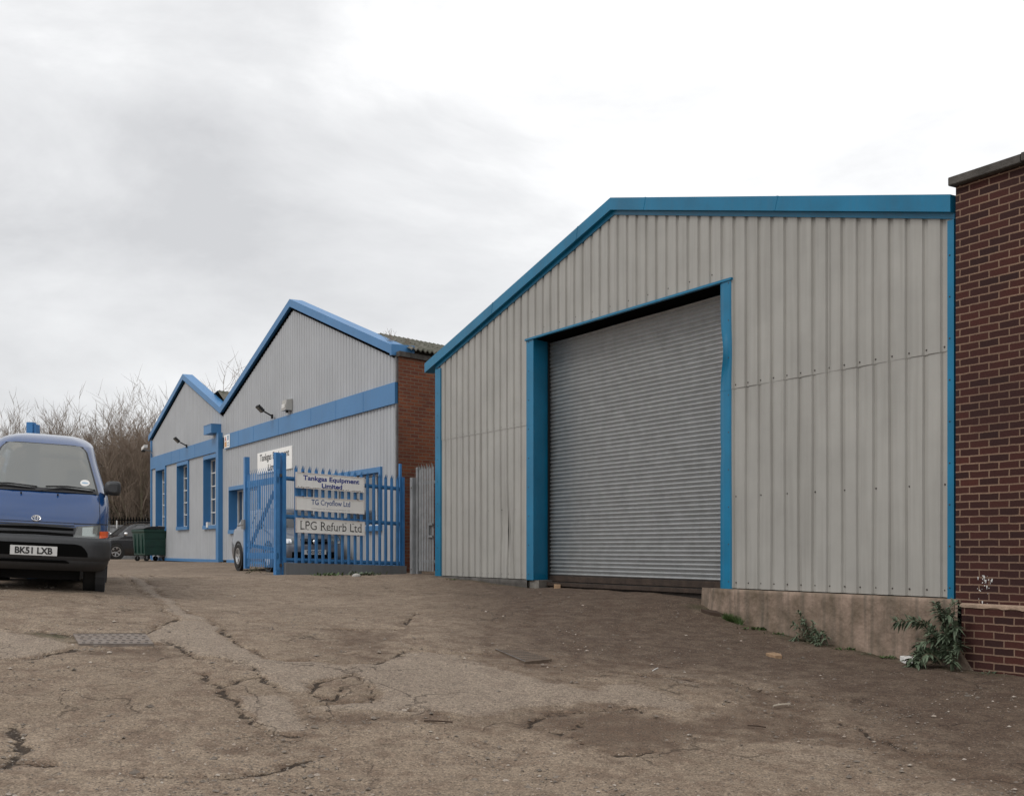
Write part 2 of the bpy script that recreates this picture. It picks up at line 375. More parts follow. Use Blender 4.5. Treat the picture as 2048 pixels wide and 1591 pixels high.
cracks = [
 (Z6, [(545, 15), (600, 60), (660, 110), (725, 165), (805, 222)], .018), (Z6, [(803, 222), (720, 248), (655, 275), (630, 292)], .020),
 (Z6, [(640, 30), (700, 75), (830, 165), (950, 240), (1050, 300), (1160, 375), (1240, 410), (1420, 415), (1700, 420), (1800, 390), (1870, 360)], .020),
 (Z6, [(670, 300), (700, 330), (790, 340), (880, 392), (1000, 410), (1130, 435), (1180, 465)], .018),
 (Z6, [(990, 520), (1100, 495), (1180, 485), (1220, 530), (1270, 555)], .015), (Z6, [(900, 470), (1000, 540), (1050, 620), (1120, 690), (1220, 745), (1400, 745)], .02),
 (Z6, [(1400, 550), (1440, 500), (1560, 485), (1620, 470)], .018), (Z6, [(1400, 550), (1540, 590), (1650, 600), (1700, 570), (1660, 520), (1640, 490)], .016),
 (Z6, [(1440, 560), (1480, 600)], .014), (Z6, [(1520, 530), (1540, 585)], .012), (Z6, [(1900, 190), (1860, 235), (1780, 265), (1600, 270), (1440, 265)], .018),
 (Z6, [(1830, 630), (1950, 650), (2048, 670)], .015), (Z6, [(0, 402), (200, 392), (350, 350)], .022), (Z6, [(0, 262), (140, 280), (330, 292)], .024),
 (Z6, [(10, 710), (60, 830), (20, 890), (130, 890), (250, 885)], .03), (Z6, [(500, 10), (700, 28), (1100, 38), (1500, 42), (1750, 50)], .03),
 (Z6, [(1350, 505), (1420, 550)], .012), (Z6, [(1160, 450), (1190, 490), (1240, 530)], .013), (Z6, [(1400, 620), (1500, 610), (1640, 590)], .013),
 (Z6, [(600, 945), (860, 945), (1050, 940), (1280, 900), (1440, 850)], .02), (Z6, [(760, 320), (800, 355), (850, 380)], .02),
 (Z7, [(0, 300), (120, 315), (250, 310)], .015), (Z7, [(360, 560), (470, 520), (600, 505), (700, 495), (760, 510)], .018), (Z7, [(350, 560), (500, 600), (600, 640), (700, 665), (820, 655)], .018),
 (Z7, [(1040, 405), (1150, 440), (1300, 460), (1480, 480)], .018), (Z7, [(1300, 530), (1480, 565), (1560, 610), (1700, 650), (1840, 660)], .02),
 (Z7, [(700, 380), (900, 400), (1050, 415)], .015), (Z7, [(500, 600), (560, 545)], .015), (Z7, [(0, 545), (100, 550)], .02)]
for zz, pts, wd in cracks:
    d = dist_line(gline(pts, **zz)); crack = np.maximum(crack, np.clip(1.5 - d / (wd * 1.0), 0, 1)); dirt = np.maximum(dirt, .6 * np.clip(1 - d / .10, 0, 1) * fbm(nx, ny, 2.5, 101) * 1.6)
lights = [
 (Z6, [(810, 225), (960, 250), (1160, 378), (1240, 412), (1400, 420), (1560, 430), (1640, 480), (1440, 500), (1400, 550), (1260, 555), (1180, 480), (1000, 410), (880, 390), (700, 320), (640, 290)], .10, .9),
 (Z6, [(1000, 560), (1290, 580), (1420, 650), (1400, 740), (1220, 742), (1120, 690), (1040, 610)], .12, .8),
 (Z6, [(0, 280), (130, 300), (330, 330), (340, 350), (200, 388), (0, 400)], .08, 1),
 (Z6, [(560, 20), (640, 35), (940, 240), (810, 222)], .08, .75),
 (Z6, [(1550, 420), (1850, 370), (2048, 370), (2300, 420), (2300, 640), (2048, 660), (1900, 670), (1450, 640), (1640, 595), (1700, 570), (1650, 500)], .18, .85),
 (Z7, [(0, 350), (250, 350), (560, 430), (600, 410), (760, 430), (930, 500), (880, 520), (640, 490), (420, 510), (350, 545), (180, 545), (0, 520)], .15, .9),
 (Z7, [(600, 350), (900, 380), (1030, 410), (900, 420), (760, 395)], .15, .6), (Z7, [(1170, 480), (1300, 500), (1330, 560), (1200, 570)], .15, .6),
 (Z7, [(1230, 640), (1500, 640), (1800, 690), (1300, 700), (900, 660)], .3, .5)]
for zz, pts, sf, k in lights: light = np.maximum(light, k * area(gline(pts, **zz), sf))
dirts = [
 (Z7, [(130, 330), (260, 300), (520, 340), (800, 330), (900, 370), (620, 370), (560, 430), (400, 400), (250, 350)], .25, .75),
 (Z7, [(0, 520), (180, 545), (400, 505), (650, 490), (900, 530), (1100, 480), (1050, 420), (1300, 450), (1350, 560), (1600, 610), (1900, 690), (2048, 740), (2048, 790), (1700, 690), (1400, 620), (1000, 610), (820, 655), (680, 665), (360, 570), (150, 560)], .2, 1),
 (Z6, [(1440, 268), (1780, 268), (1880, 200), (1840, 370), (1700, 422), (1520, 415), (1540, 330)], .2, .7), (Z6, [(1350, 650), (1600, 665), (1900, 680), (1750, 700), (1500, 700), (1380, 690)], .15, .95),
 (Z6, [(130, 280), (330, 292), (350, 350), (720, 340), (880, 400), (600, 400), (350, 380), (340, 320)], .15, .8), (Z6, [(1100, 750), (1400, 745), (1500, 820), (1200, 800)], .2, .6),
 (Z6, [(950, 810), (1100, 790), (1350, 770), (1200, 830), (1000, 840)], .15, .7), (Z6, [(0, 400), (600, 420), (900, 470), (600, 440), (200, 430)], .25, .35)]
for zz, pts, sf, k in dirts: dirt = np.maximum(dirt, k * area(gline(pts, **zz), sf))
for pts in ([(430, 110), (330, 150), (250, 200), (232, 260), (245, 300)], [(520, 120), (420, 160), (370, 230)], [(640, 130), (560, 200), (520, 300), (560, 380)], [(760, 140), (700, 220), (690, 330)]):
    dirt = np.maximum(dirt, .55 * np.clip(1.2 - dist_line(gline(pts, **Z7)) / .14, 0, 1))
brown = area(gline([(-60, 40), (60, 70), (130, 110), (200, 200), (180, 280), (420, 330), (900, 390), (1150, 420), (1300, 480), (1600, 640), (2048, 780), (2300, 800), (2300, 100), (900, 60)], **Z7), .7)
moss = np.maximum(moss, area(gline([(130, 282), (330, 295), (345, 325), (240, 320)], **Z6), .08))
d = dist_line([A.P(A.S(p), .12, 0)[:2] for p in (1400, 1600, 1800, 1915, 2040)]); moss = np.maximum(moss, .8 * np.clip(1 - d / .22, 0, 1))
d = dist_line([A.P(A.S(p), .05, 0)[:2] for p in (880, 950, 1050)]); moss = np.maximum(moss, .7 * np.clip(1 - d / .2, 0, 1))
nz1 = fbm(nx, ny, 2.2, 61); micro = fbm(nx, ny, 14, 71, 3)
light = np.clip(light * (1.25 - .5 * nz1) - dirt * .8, 0, 1); dirt = np.clip(dirt * (.55 + .9 * fbm(nx, ny, 3.5, 81)), 0, 1)
fade = np.clip((34 - ny) / 12, 0, 1) * np.clip((9 - np.abs(nx)) / 2, 0, 1)
GZ[near] += (-.022 * crack + .008 * light - .014 * dirt + (micro - .5) * .014 * (1 - light * .7) + (nz1 - .5) * .03) * fade
att = {}
for k, a in (('crack', crack), ('dirt', dirt), ('light', light), ('brown', brown), ('moss', moss)):
    t = np.zeros(GX.shape); t[near] = a
    if k == 'brown': t[(GX > 6) & (GY < 20) & ~near] = 1
    att[k] = t.ravel()
nyy, nxx = GX.shape
gme = bpy.data.meshes.new('ground')
vv = np.stack([GX.ravel(), GY.ravel(), GZ.ravel()], 1)
ii = (np.arange(nyy - 1)[:, None] * nxx + np.arange(nxx - 1)[None, :]).ravel()
ff = np.stack([ii, ii + 1, ii + nxx + 1, ii + nxx], 1)
gme.vertices.add(len(vv)); gme.vertices.foreach_set('co', vv.ravel())
gme.loops.add(ff.size); gme.loops.foreach_set('vertex_index', ff.ravel().astype(np.int32))
gme.polygons.add(len(ff)); gme.polygons.foreach_set('loop_start', (np.arange(len(ff)) * 4).astype(np.int32))
gme.polygons.foreach_set('use_smooth', np.ones(len(ff), bool)); gme.update(calc_edges=True)
for k, a in att.items():
    at = gme.attributes.new(k, 'FLOAT', 'POINT'); at.data.foreach_set('value', a.astype(np.float32))
ground = bpy.data.objects.new('ground', gme); COL.objects.link(ground)
tag(ground, 'worn brown tarmac and concrete yard with cracks, patches and dirt', 'ground', kind='structure')
m = bpy.data.materials.new('yard_surface'); m.use_nodes = True; t = m.node_tree; b = t.nodes['Principled BSDF']
def L(a, b_): t.links.new(a, b_)
tcn = N(t, 'ShaderNodeTexCoord'); O = tcn.outputs['Object']
def noise(sc, det=5, rough=.6):
    n = N(t, 'ShaderNodeTexNoise'); n.inputs['Scale'].default_value = sc; n.inputs['Detail'].default_value = det; n.inputs['Roughness'].default_value = rough; L(O, n.inputs[0]); return n.outputs[0]
def rng(src, a, b_, c=0, d_=1):
    r = N(t, 'ShaderNodeMapRange'); r.inputs[1].default_value = a; r.inputs[2].default_value = b_; r.inputs[3].default_value = c; r.inputs[4].default_value = d_; L(src, r.inputs[0]); return r.outputs[0]
def mixc(f, a, b_):
    x = N(t, 'ShaderNodeMix', data_type='RGBA')
    for s, v in ((0, f), (6, a), (7, b_)):
        if isinstance(v, (tuple, float)): x.inputs[s].default_value = (*v, 1) if isinstance(v, tuple) else v
        else: L(v, x.inputs[s])
    return x.outputs[2]
def mth(op, a, b_=None):
    x = N(t, 'ShaderNodeMath', operation=op)
    for s, v in ((0, a), (1, b_)):
        if v is None: continue
        if isinstance(v, (int, float)): x.inputs[s].default_value = v
        else: L(v, x.inputs[s])
    return x.outputs[0]
def attr(k):
    a = N(t, 'ShaderNodeAttribute'); a.attribute_name = k; return a.outputs['Fac']
big = noise(.7, 4); mid = noise(5, 6, .65); fine = noise(70, 3, .7); fine2 = noise(28, 4, .75)
c = mixc(rng(big, .35, .65), (.262, .204, .151), (.200, .152, .110))
c = mixc(mth('MULTIPLY', rng(mid, .45, .60), .8), c, (.160, .114, .082))
lt = rng(mth('ADD', attr('light'), mth('MULTIPLY', mth('SUBTRACT', fine2, .5), .9)), .34, .52)
c = mixc(mth('MULTIPLY', lt, .52), c, (.270, .220, .174))
c = mixc(mth('MULTIPLY', attr('brown'), rng(mid, .25, .6, .55, .95)), c, (.085, .057, .041))
dt = rng(mth('ADD', attr('dirt'), mth('MULTIPLY', mth('SUBTRACT', mid, .5), 1.6)), .22, .95)
c = mixc(mth('MULTIPLY', dt, rng(fine2, .3, .6, .40, .85)), c, (.088, .056, .038))
c = mixc(mth('MULTIPLY', attr('moss'), rng(mid, .35, .6, .2, .9)), c, (.050, .050, .022))
ck = rng(mth('ADD', attr('crack'), mth('MULTIPLY', mth('SUBTRACT', fine2, .5), 1.1)), .52, .78)
c = mixc(mth('MULTIPLY', ck, .9), c, (.030, .021, .015))
# hairline crack network
vc = N(t, 'ShaderNodeTexVoronoi'); vc.feature = 'DISTANCE_TO_EDGE'; vc.inputs['Scale'].default_value = .85
wn = N(t, 'ShaderNodeTexNoise'); wn.inputs['Scale'].default_value = 2.2; wn.inputs['Detail'].default_value = 6; L(O, wn.inputs[0])
ws_ = N(t, 'ShaderNodeVectorMath', operation='SCALE'); ws_.inputs['Scale'].default_value = .75; L(wn.outputs['Color'], ws_.inputs[0])
wa = N(t, 'ShaderNodeVectorMath', operation='ADD'); L(O, wa.inputs[0]); L(ws_.outputs[0], wa.inputs[1]); L(wa.outputs[0], vc.inputs[0])
hk = mth('MULTIPLY', rng(vc.outputs['Distance'], .009, .003), rng(big, .50, .58))
c = mixc(mth('MULTIPLY', hk, .6), c, (.050, .035, .025))
# aggregate: small pale and dark chips in the surface
vo = N(t, 'ShaderNodeTexVoronoi'); vo.inputs['Scale'].default_value = 55; L(O, vo.inputs[0])
spc = N(t, 'ShaderNodeSeparateColor'); L(vo.outputs['Color'], spc.inputs[0])
chip = mth('MULTIPLY', rng(vo.outputs['Distance'], .32, .18), rng(spc.outputs[0], .90, .93))
c = mixc(mth('MULTIPLY', chip, .65), c, (.46, .41, .36))
chip2 = mth('MULTIPLY', rng(vo.outputs['Distance'], .45, .3), rng(spc.outputs[1], .84, .88))
c = mixc(mth('MULTIPLY', chip2, .7), c, (.055, .045, .040))
sv = rng(fine, .3, .7, .50, 1.50); vm = N(t, 'ShaderNodeVectorMath', operation='SCALE'); L(c, vm.inputs[0]); L(sv, vm.inputs['Scale'])
sv2 = rng(fine2, .32, .68, .68, 1.32); vm2 = N(t, 'ShaderNodeVectorMath', operation='SCALE'); L(vm.outputs[0], vm2.inputs[0]); L(sv2, vm2.inputs['Scale'])
L(vm2.outputs[0], b.inputs['Base Color'])
L(rng(attr('light'), 0, 1, .92, .80), b.inputs['Roughness']); b.inputs['Specular IOR Level'].default_value = .3
h = mth('ADD', mth('MULTIPLY', mth('ADD', fine, mth('MULTIPLY', mth('ADD', ck, hk), -2.0)), .6), mth('ADD', mth('MULTIPLY', fine2, .9), mth('MULTIPLY', mth('ADD', chip, chip2), .25)))
bp = N(t, 'ShaderNodeBump'); bp.inputs['Strength'].default_value = .75; bp.inputs['Distance'].default_value = .014; L(h, bp.inputs['Height']); L(bp.outputs[0], b.inputs['Normal'])
gme.materials.append(m)

# ------------------------------------------------------------------ corrugated sheet helper
def profile(s0, s1, pitch, flat, depth, slope, phase=0):
    """outer flats with narrow troughs; returns list of (s, offset)"""
    pts = [s0]; k = math.floor((s0 - phase) / pitch) - 1
    out = []
    while phase + k * pitch < s1 + pitch:
        c0 = phase + k * pitch; tr = pitch - flat
        out += [(c0 - tr / 2, 0), (c0 - tr / 2 + slope, -depth), (c0 + tr / 2 - slope, -depth), (c0 + tr / 2, 0)]; k += 1
    res = [(s0, np.interp(s0, [q[0] for q in out], [q[1] for q in out]))] + [q for q in out if s0 + 1e-4 < q[0] < s1 - 1e-4]
    res.append((s1, np.interp(s1, [q[0] for q in out], [q[1] for q in out]))); return res
def sheet(mb, fr, s0, s1, zb, zt, out, pitch, flat, depth, slope, phase=0, bend=None, nz=1, breaks=()):
    pr = profile(s0, s1, pitch, flat, depth, slope, phase)
    xs = [q[0] for q in pr]
    for bk in breaks:
        if s0 < bk < s1: pr.append((bk, float(np.interp(bk, xs, [q[1] for q in pr[:len(xs)]]))))
    pr.sort()
    rows = []
    for j in range(nz + 1):
        r = []
        for s, o in pr:
            z0 = zb(s) if callable(zb) else zb; z1 = zt(s) if callable(zt) else zt
            z = z0 + (z1 - z0) * j / nz; oo = out + o
            if bend: oo += bend(s, z)
            r.append(fr.P(s, oo, z))
        rows.append(r)
    mb.grid(rows)
def screw(mb, fr, s, z, out, r=.011):
    c = Vector(fr.P(s, out, z)); n = fr.n; u = fr.u
    ring = [c + u * (r * math.cos(k * math.pi / 3)) + Vector((0, 0, r * math.sin(k * math.pi / 3))) for k in range(6)]
    top = [c + n * .008 + (q - c) * .7 for q in ring]
    mb.grid([ring, top], True); mb.face(top)

# ================================================================== WAREHOUSE (right)
sL, sR = A.S(873), -.002
sAp = A.S(1230)
zBase = lambda s: E - .492 + .0 * s
def zroof(s):                                    # top of the blue verge
    zl, za, zr = E + 3.50, E + 5.06, E + 3.56
    return zl + (za - zl) * (s - A.S(857)) / (sAp - A.S(857)) if s < sAp else za + (zr - za) * (s - sAp) / (sR - sAp)
WB = A.P(A.S(1400), 3, gh(3, 16)); wh = empty('warehouse', WB)
tag(wh, 'grey ribbed steel warehouse with blue trim and a big roller shutter door', 'warehouse')
PITCH = .2244; PH = A.S(1850.5)
dl, dr = A.S(1054), A.S(1463.5); zHead = A.Z(1054, 678.2); zHead2 = A.Z(1462.5, 555.6); zHd = (zHead + zHead2) / 2
zSeam = A.Z(1700, 735.9)
cb = E - .492
par = dict(pitch=PITCH, flat=.150, depth=.026, slope=.013, phase=PH)
def dent(s, z):
    a, b_ = A.S(1010), cb + .85
    return -.035 * math.exp(-((s - a) / .22) ** 2 - ((z - b_) / .45) ** 2) + .02 * math.exp(-((s - a - .3) / .10) ** 2 - ((z - b_ + .2) / .5) ** 2)
mb = MB().use('clad')
sheet(mb, A, sL + .06, dl, cb, zSeam + .03, 0, bend=dent, nz=14, **par)
sheet(mb, A, sL + .06, dl, zSeam, lambda s: zroof(s) - .19, .006, breaks=(sAp,), **par)
sheet(mb, A, dl, dr, zHd, lambda s: zroof(s) - .19, .006, breaks=(sAp,), **par)
sheet(mb, A, dr, sR - .04, cb, zSeam + .03, 0, nz=6, bend=lambda s, z: .004 * math.sin(7 * s + 2 * z), **par)
sheet(mb, A, dr, sR - .04, zSeam, lambda s: zroof(s) - .19, .006, **par)
# vertical side laps
for px in (1660, 1787, 960):
    s = A.S(px); mb.box(A.P, s, s + .004, .0, .007, cb if px < 1000 else zSeam, zroof(s) - .25)
mb.use('screw')
k = math.floor((sL - PH) / PITCH)
while PH + k * PITCH < sR:
    s = PH + k * PITCH
    if s > sL + .1 and not (dl < s < dr):
        screw(mb, A, s, cb + .07, -.026); screw(mb, A, s, zSeam + .05, -.02)
        if k % 2: screw(mb, A, s, cb + 1.15, -.026)
    if dl < s < dr and k % 2: screw(mb, A, s, zHd + .12, -.02)
    if dr < s < sR or dl < s < dr: screw(mb, A, s, zroof(s) - .205, .012, .009)
    k += 1
mb.build('cladding', None, wh)
# a split in the dented sheet
mb = MB(); s = A.S(1018); mb.face([A.P(s, .014, cb + .42), A.P(s + .02, .016, cb + .8), A.P(s, .014, cb + 1.15), A.P(s - .012, .014, cb + .8)]); mb.build('sheet_split', 'void', wh)
# verge flashings
def verge(mb, pts, lo, hi, o0, o1, fr=A, back=.12):
    for (s0, z0), (s1, z1) in zip(pts[:-1], pts[1:]):
        mb.hexa([fr.P(s0, -back, z0 + lo), fr.P(s1, -back, z1 + lo), fr.P(s1, o1, z1 + lo), fr.P(s0, o1, z0 + lo),
                 fr.P(s0, -back, z0 + hi), fr.P(s1, -back, z1 + hi), fr.P(s1, o1, z1 + hi), fr.P(s0, o1, z0 + hi)])
s0 = A.S(857)
vp = [(s0, zroof(s0)), (sAp, zroof(sAp)), (sR, zroof(sR))]
mb = MB().use('blue'); verge(mb, vp, -.175, 0, 0, .085)
for px, out_ in ((1295, 0), (1558, 0), (990, 0), (1160, 0)):            # joints: thin cover strips
    s = A.S(px); d = .02; mb.hexa([A.P(s, 0, zroof(s) - .172), A.P(s + d, 0, zroof(s + d) - .172), A.P(s + d, .0885, zroof(s + d) - .172), A.P(s, .0885, zroof(s) - .172),
                     A.P(s + .05, 0, zroof(s + .05) + .003), A.P(s + .05 + d, 0, zroof(s + .05 + d) + .003), A.P(s + .05 + d, .0885, zroof(s + .05 + d) + .003), A.P(s + .05, .0885, zroof(s + .05) + .003)])
mb.build('verge_flashing', None, wh)
mb = MB().use('blue'); s1 = sL; v2 = [(s1, zroof(s1)), (sAp, zroof(sAp)), (sR, zroof(sR))]; verge(mb, v2, -.238, -.176, 0, .022); mb.build('lower_flashing', None, wh)
mb = MB().use('blue'); mb.box(A.P, sL, A.S(883.5), -.02, .03, cb - .01, zroof(sL) - .24)
mb.use('screw')
for i in range(9): screw(mb, A, (sL + A.S(883.5)) / 2, cb + .1 + i * .41, .03, .009)
mb.build('corner_trim', None, wh)
mb = MB().use('blue'); mb.box(A.P, A.S(1898.6), sR, -.02, .03, cb - .02, zroof(sR) - .24)
mb.use('screw')
for i in range(9): screw(mb, A, (sR + A.S(1898.6)) / 2 - .01, cb + .1 + i * .42, .03, .009)
mb.build('corner_trim', None, wh)
# door jambs: outer leaf + deep reveal
DEP = .42
jl, jr = A.S(1068), A.S(1442)
mb = MB().use('blue')
mb.hexa([A.P(dl, .012, cb - .01), A.P(jl, .012, cb - .01), A.Q(jl, DEP, cb - .01), A.Q(dl, DEP, cb - .01), A.P(dl, .012, zHd), A.P(jl, .012, zHd), A.Q(jl, DEP, zHd), A.Q(dl, DEP, zHd)])
mb.use('screw')
for i in range(9): screw(mb, A, dl + .07, cb + .08 + i * .47, .012, .009)
mb.use('blue'); mb.box(A.P, dl, jl, .010, .014, zSeam - .01, zSeam - .004)
mb.build('door_jamb', None, wh)
mb = MB().use('blue'); mb.smooth = False; rows = []; nzz = 60
zt_ = zHd
for i in range(nzz + 1):
    z = cb - .01 + (zt_ - cb + .01) * i / nzz; hgt = (z - cb) / (zt_ - cb)
    g = math.exp(-((hgt - .765) / .07) ** 2); g2 = math.exp(-((hgt - .44) / .03) ** 2)
    inn = jr + .13 * g + .014 * g2; ob = .02 + .07 * g; mbend = -.03 * math.exp(-((hgt - .74) / .05) ** 2)
    rows.append([A.Q(inn + .02, .35, z), A.Q(inn + .01, .10, z), A.P(inn, ob - .02, z), A.P(inn + .012, ob, z), A.P(inn + (dr - inn) * .45, .02 + mbend + .03 * g, z), A.P(dr - .03, .022, z), A.P(dr + .012 * g, .022 + .01 * g, z), A.P(dr + .012 * g, -.03, z)])
mb.smooth = True; mb.grid(rows); mb.smooth = False
mb.use('screw')
for i in range(9): screw(mb, A, dr - .035, cb + .08 + i * .47, .02, .009)
mb.use('blue'); mb.box(A.P, jr + .01, dr, .012, .0245, zSeam - .01, zSeam - .004)
mb.build('door_jamb', None, wh)
mb = MB().use('blue'); mb.box(A.P, dl - .02, dr + .02, -.02, .035, zHd - .03, zHd); mb.build('door_head_trim', None, wh)
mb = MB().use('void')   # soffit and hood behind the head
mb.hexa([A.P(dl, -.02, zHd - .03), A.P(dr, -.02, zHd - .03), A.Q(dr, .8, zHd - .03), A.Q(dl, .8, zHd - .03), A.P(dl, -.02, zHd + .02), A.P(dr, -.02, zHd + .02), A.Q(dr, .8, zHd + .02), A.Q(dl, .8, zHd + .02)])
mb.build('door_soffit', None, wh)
# roller shutter
mb = MB().use('galv'); mb.smooth = True
SP = .0625; z0 = cb + .05; nsl = int((zHd - .03 - z0) / SP); rows = []
sa, sb_ = jl - .03, dr + .05
cols = np.linspace(sa, sb_, 9)
for i in range(nsl):
    jit = random.Random(i).uniform(-.003, .003)
    for h_, o_ in ((0, .0), (.06, .006), (.10, .012), (.16, .006), (.22, .012), (.38, .028), (.55, .036), (.72, .032), (.86, .018), (.95, .006)):
        z = z0 + (i + h_) * SP
        rows.append([A.Q(s, DEP - o_ * 1.1 - jit + .008 * math.sin(3 * s + z * 2), z) for s in cols])
mb.grid(rows); mb.smooth = False
sh = mb.build('roller_shutter', None, wh)
mb = MB().use('rust'); mb.box(A.Q, sa, sb_, DEP - .05, DEP + .02, cb - .03, z0 + .01); mb.build('bottom_rail', None, sh)
for a_, b_ in ((jl - .01, jl + .035),):
    mb = MB().use('black'); mb.box(A.Q, a_, b_, DEP - .07, DEP - .03, cb - .01, zHd - .03); mb.build('guide_channel', None, sh)
# threshold beam
mb = MB().use('timber'); mb.box(A.Q, dl + .12, dr + .05, DEP - .16, DEP + .1, cb - .42, cb - .04)
mb.use('rust'); mb.box(A.Q, dl + .14, dr + .03, DEP - .20, DEP - .16, cb - .10, cb - .045); mb.build('threshold_beam', None, wh)
mb = MB().use('conc'); mb.box(A.Q, dl + .0, dl + .34, .02, DEP + .1, cb - .6, cb - .013); mb.build('threshold_stub', None, wh)
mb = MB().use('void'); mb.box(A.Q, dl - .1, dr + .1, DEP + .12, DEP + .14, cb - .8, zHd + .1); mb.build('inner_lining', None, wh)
# plinths
def blob_wall(mb, fr, s0, s1, o0, o1, zb_, zt_, n, m_, amp, seed, roundL=0):
    r_ = random.Random(seed); rows = []
    for j in range(m_ + 1):
        r = []
        for i in range(n + 1):
            s = s0 + (s1 - s0) * i / n; zz = zb_ + (zt_ - zb_) * j / m_
            rl = 0
            if roundL: 
                q = max(0, 1 - (s - s0) / roundL); q2 = max(0, min(1, 1 - j / m_ + .25)); rl = q * q
            k_ = amp * (fbm(np.array([s * 1.0]), np.array([zz]), 5, seed)[0] - .5) * 2
            r.append(fr.P(s + (roundL * .45 * (j / m_) ** 1.5 * (1 - i / n) ** 6 if roundL else 0), o1 + k_ - rl * .10, zz))
        rows.append(r)
    top = [fr.P(s0 + (s1 - s0) * i / n + (roundL * .45 * (1 - i / n) ** 6 if roundL else 0), o0, zt_) for i in range(n + 1)]
    rows.append(top); mb.grid(rows)
    mb.face([rows[j][0] for j in range(m_ + 1)] + [fr.P(s0, o0, zt_), fr.P(s0, o0, zb_)])
M['plinth'] = mat('stained_pink_render', (.345, .255, .20), .92, noise=3.2, tint=(.105, .078, .050), bump=.8, bscale=16, streak=.95)
mb = MB().use('plinth'); mb.smooth = True
blob_wall(mb, A, A.S(1398), .10, -.05, .10, cb - .95, cb - .012, 90, 22, .018, 5, .55); mb.smooth = False
mb.build('rendered_plinth', None, wh)
mb = MB().use('coping'); mb.smooth = True
blob_wall(mb, A, sL - .1, dl + .06, -.05, .035, cb - .35, cb - .012, 60, 5, .015, 6); mb.smooth = False
mb.build('concrete_plinth', None, wh)
# roof sheets and far walls
mb = MB().use('roof')
mb.face([A.P(s0, 0, zroof(s0) - .02), A.P(sAp, 0, zroof(sAp) - .02), A.Q(sAp, 22, zroof(sAp) - .02), A.Q(s0, 22, zroof(s0) - .02)])
mb.face([A.P(sAp, 0, zroof(sAp) - .02), A.P(sR, 0, zroof(sR) - .02), A.Q(sR, 22, zroof(sR) - .02), A.Q(sAp, 22, zroof(sAp) - .02)])
mb.build('roof', None, wh)
mb = MB().use('clad')
mb.face([A.P(sL, 0, cb - .5), A.Q(sL, 22, cb - .5), A.Q(sL, 22, zroof(sL) - .03), A.P(sL, 0, zroof(sL) - .03)])
mb.face([A.P(sR, -.1, cb - .5), A.Q(sR, 22, cb - .5), A.Q(sR, 22, zroof(sR) - .03), A.P(sR, -.1, zroof(sR) - .03)])
mb.build('side_wall', None, wh)

# ================================================================== BRICK BUILDING (far right)
bo = .10; zC = -.03 + E + (HY - 357) / F * A.P(soff(A, 1895.5, bo + .075) if False else A.S(1895), .175, 0)[1]; bx0 = soff(A, 1911.5, bo); bx1 = 5.0
bb = empty('brick_building', A.P(1.2, bo - 2, gh(*A.P(1.2, bo, 0)[:2])))
tag(bb, 'dark red brick building with a concrete coping, right of the warehouse', 'building')
uvA = lambda p: ((Vector((p[0], p[1], 0)) - A.o).dot(A.u) + (Vector((p[0], p[1], 0)) - A.o).dot(A.n) * .9 + 7, p[2] + .02)
zLedge = A.Z(1960, 1206)
mb = MB().use('brick_r'); mb.uvf = uvA
mb.box(A.P, bx0, bx1, -3, bo, zLedge, zC - .09); mb.build('wall', None, bb)
mb = MB().use('brick_r'); mb.uvf = uvA
mb.box(A.P, soff(A, 1928, bo), bx1, -3, bo + .035, cb - 1.1, zLedge - .03); mb.build('wall_base', None, bb)
mb = MB().use('mortar')
rows = []; n_ = 70; r_ = random.Random(3)
xs = np.linspace(soff(A, 1925, bo), bx1, n_); lo = [r_.uniform(-.006, .012) for _ in xs]
rows = [[A.P(s, -.1, zLedge + .004) for s in xs], [A.P(s, bo + .008, zLedge + .004) for s in xs], [A.P(s, bo + .043, zLedge - .012) for s in xs],
        [A.P(s, bo + .043 + .003, zLedge - .036 - l) for s, l in zip(xs, lo)], [A.P(s, bo + .02, zLedge - .042 - l) for s, l in zip(xs, lo)]]
mb.grid(rows); mb.build('mortar_ledge', None, bb)
mb = MB().use('plinth'); mb.smooth = True; s_a, s_b = A.S(1932), A.S(2000); rows = []
for j in range(9):
    r = []
    for i in range(24):
        u_ = i / 23; top = .34 * (1 - u_ ** .6) + .05 + .03 * math.sin(9 * u_); r.append(A.P(s_a + (s_b - s_a) * u_, bo + .041 + (fbm(np.array([u_ * 2]), np.array([j * .3]), 3, 9)[0] - .5) * .012 - (.012 if j == 8 else 0), cb - .95 + .12 + top * j / 8))
    rows.append(r)
mb.grid(rows); mb.smooth = False; mb.build('render_patch', None, bb)
mb = MB().use('white'); r_ = random.Random(8)     # paint splashes on the bricks
for i in range(30):
    px = 1985 + r_.gauss(0, 9); py = 1150 + abs(r_.gauss(0, 22)); s = A.S(px); z = A.Z(px, py); a_ = r_.uniform(.003, .008); h_ = a_ * r_.choice([1, 1, 1, 3, 5])
    mb.face([A.P(s - a_, bo + .004, z), A.P(s, bo + .004, z - h_), A.P(s + a_, bo + .004, z), A.P(s, bo + .004, z + a_)])
mb.build('paint_splashes', None, bb)
cs0 = soff(A, 1895.5, bo + .075)
ce = [cs0, soff(A, 2041, bo + .075), soff(A, 2041, bo + .075) + .9, soff(A, 2041, bo + .075) + 1.8, bx1 + .05]
for i in range(4):
    mb = MB().use('coping'); a_, b_ = ce[i] + .004, ce[i + 1] - .006; T = A.P; o_ = bo + .075; zz = zC + (.010 if i else 0)
    bev = .008
    rows = [[T(s, -3.1, zz - .085), T(s, o_ - bev, zz - .085), T(s, o_, zz - .085 + bev), T(s, o_, zz - bev), T(s, o_ - bev, zz), T(s, -3.1, zz)] for s in np.linspace(a_, b_, 6)]
    mb.grid(rows); mb.face(rows[0][::-1]); mb.face(rows[-1]); mb.build('coping_stone', None, bb)

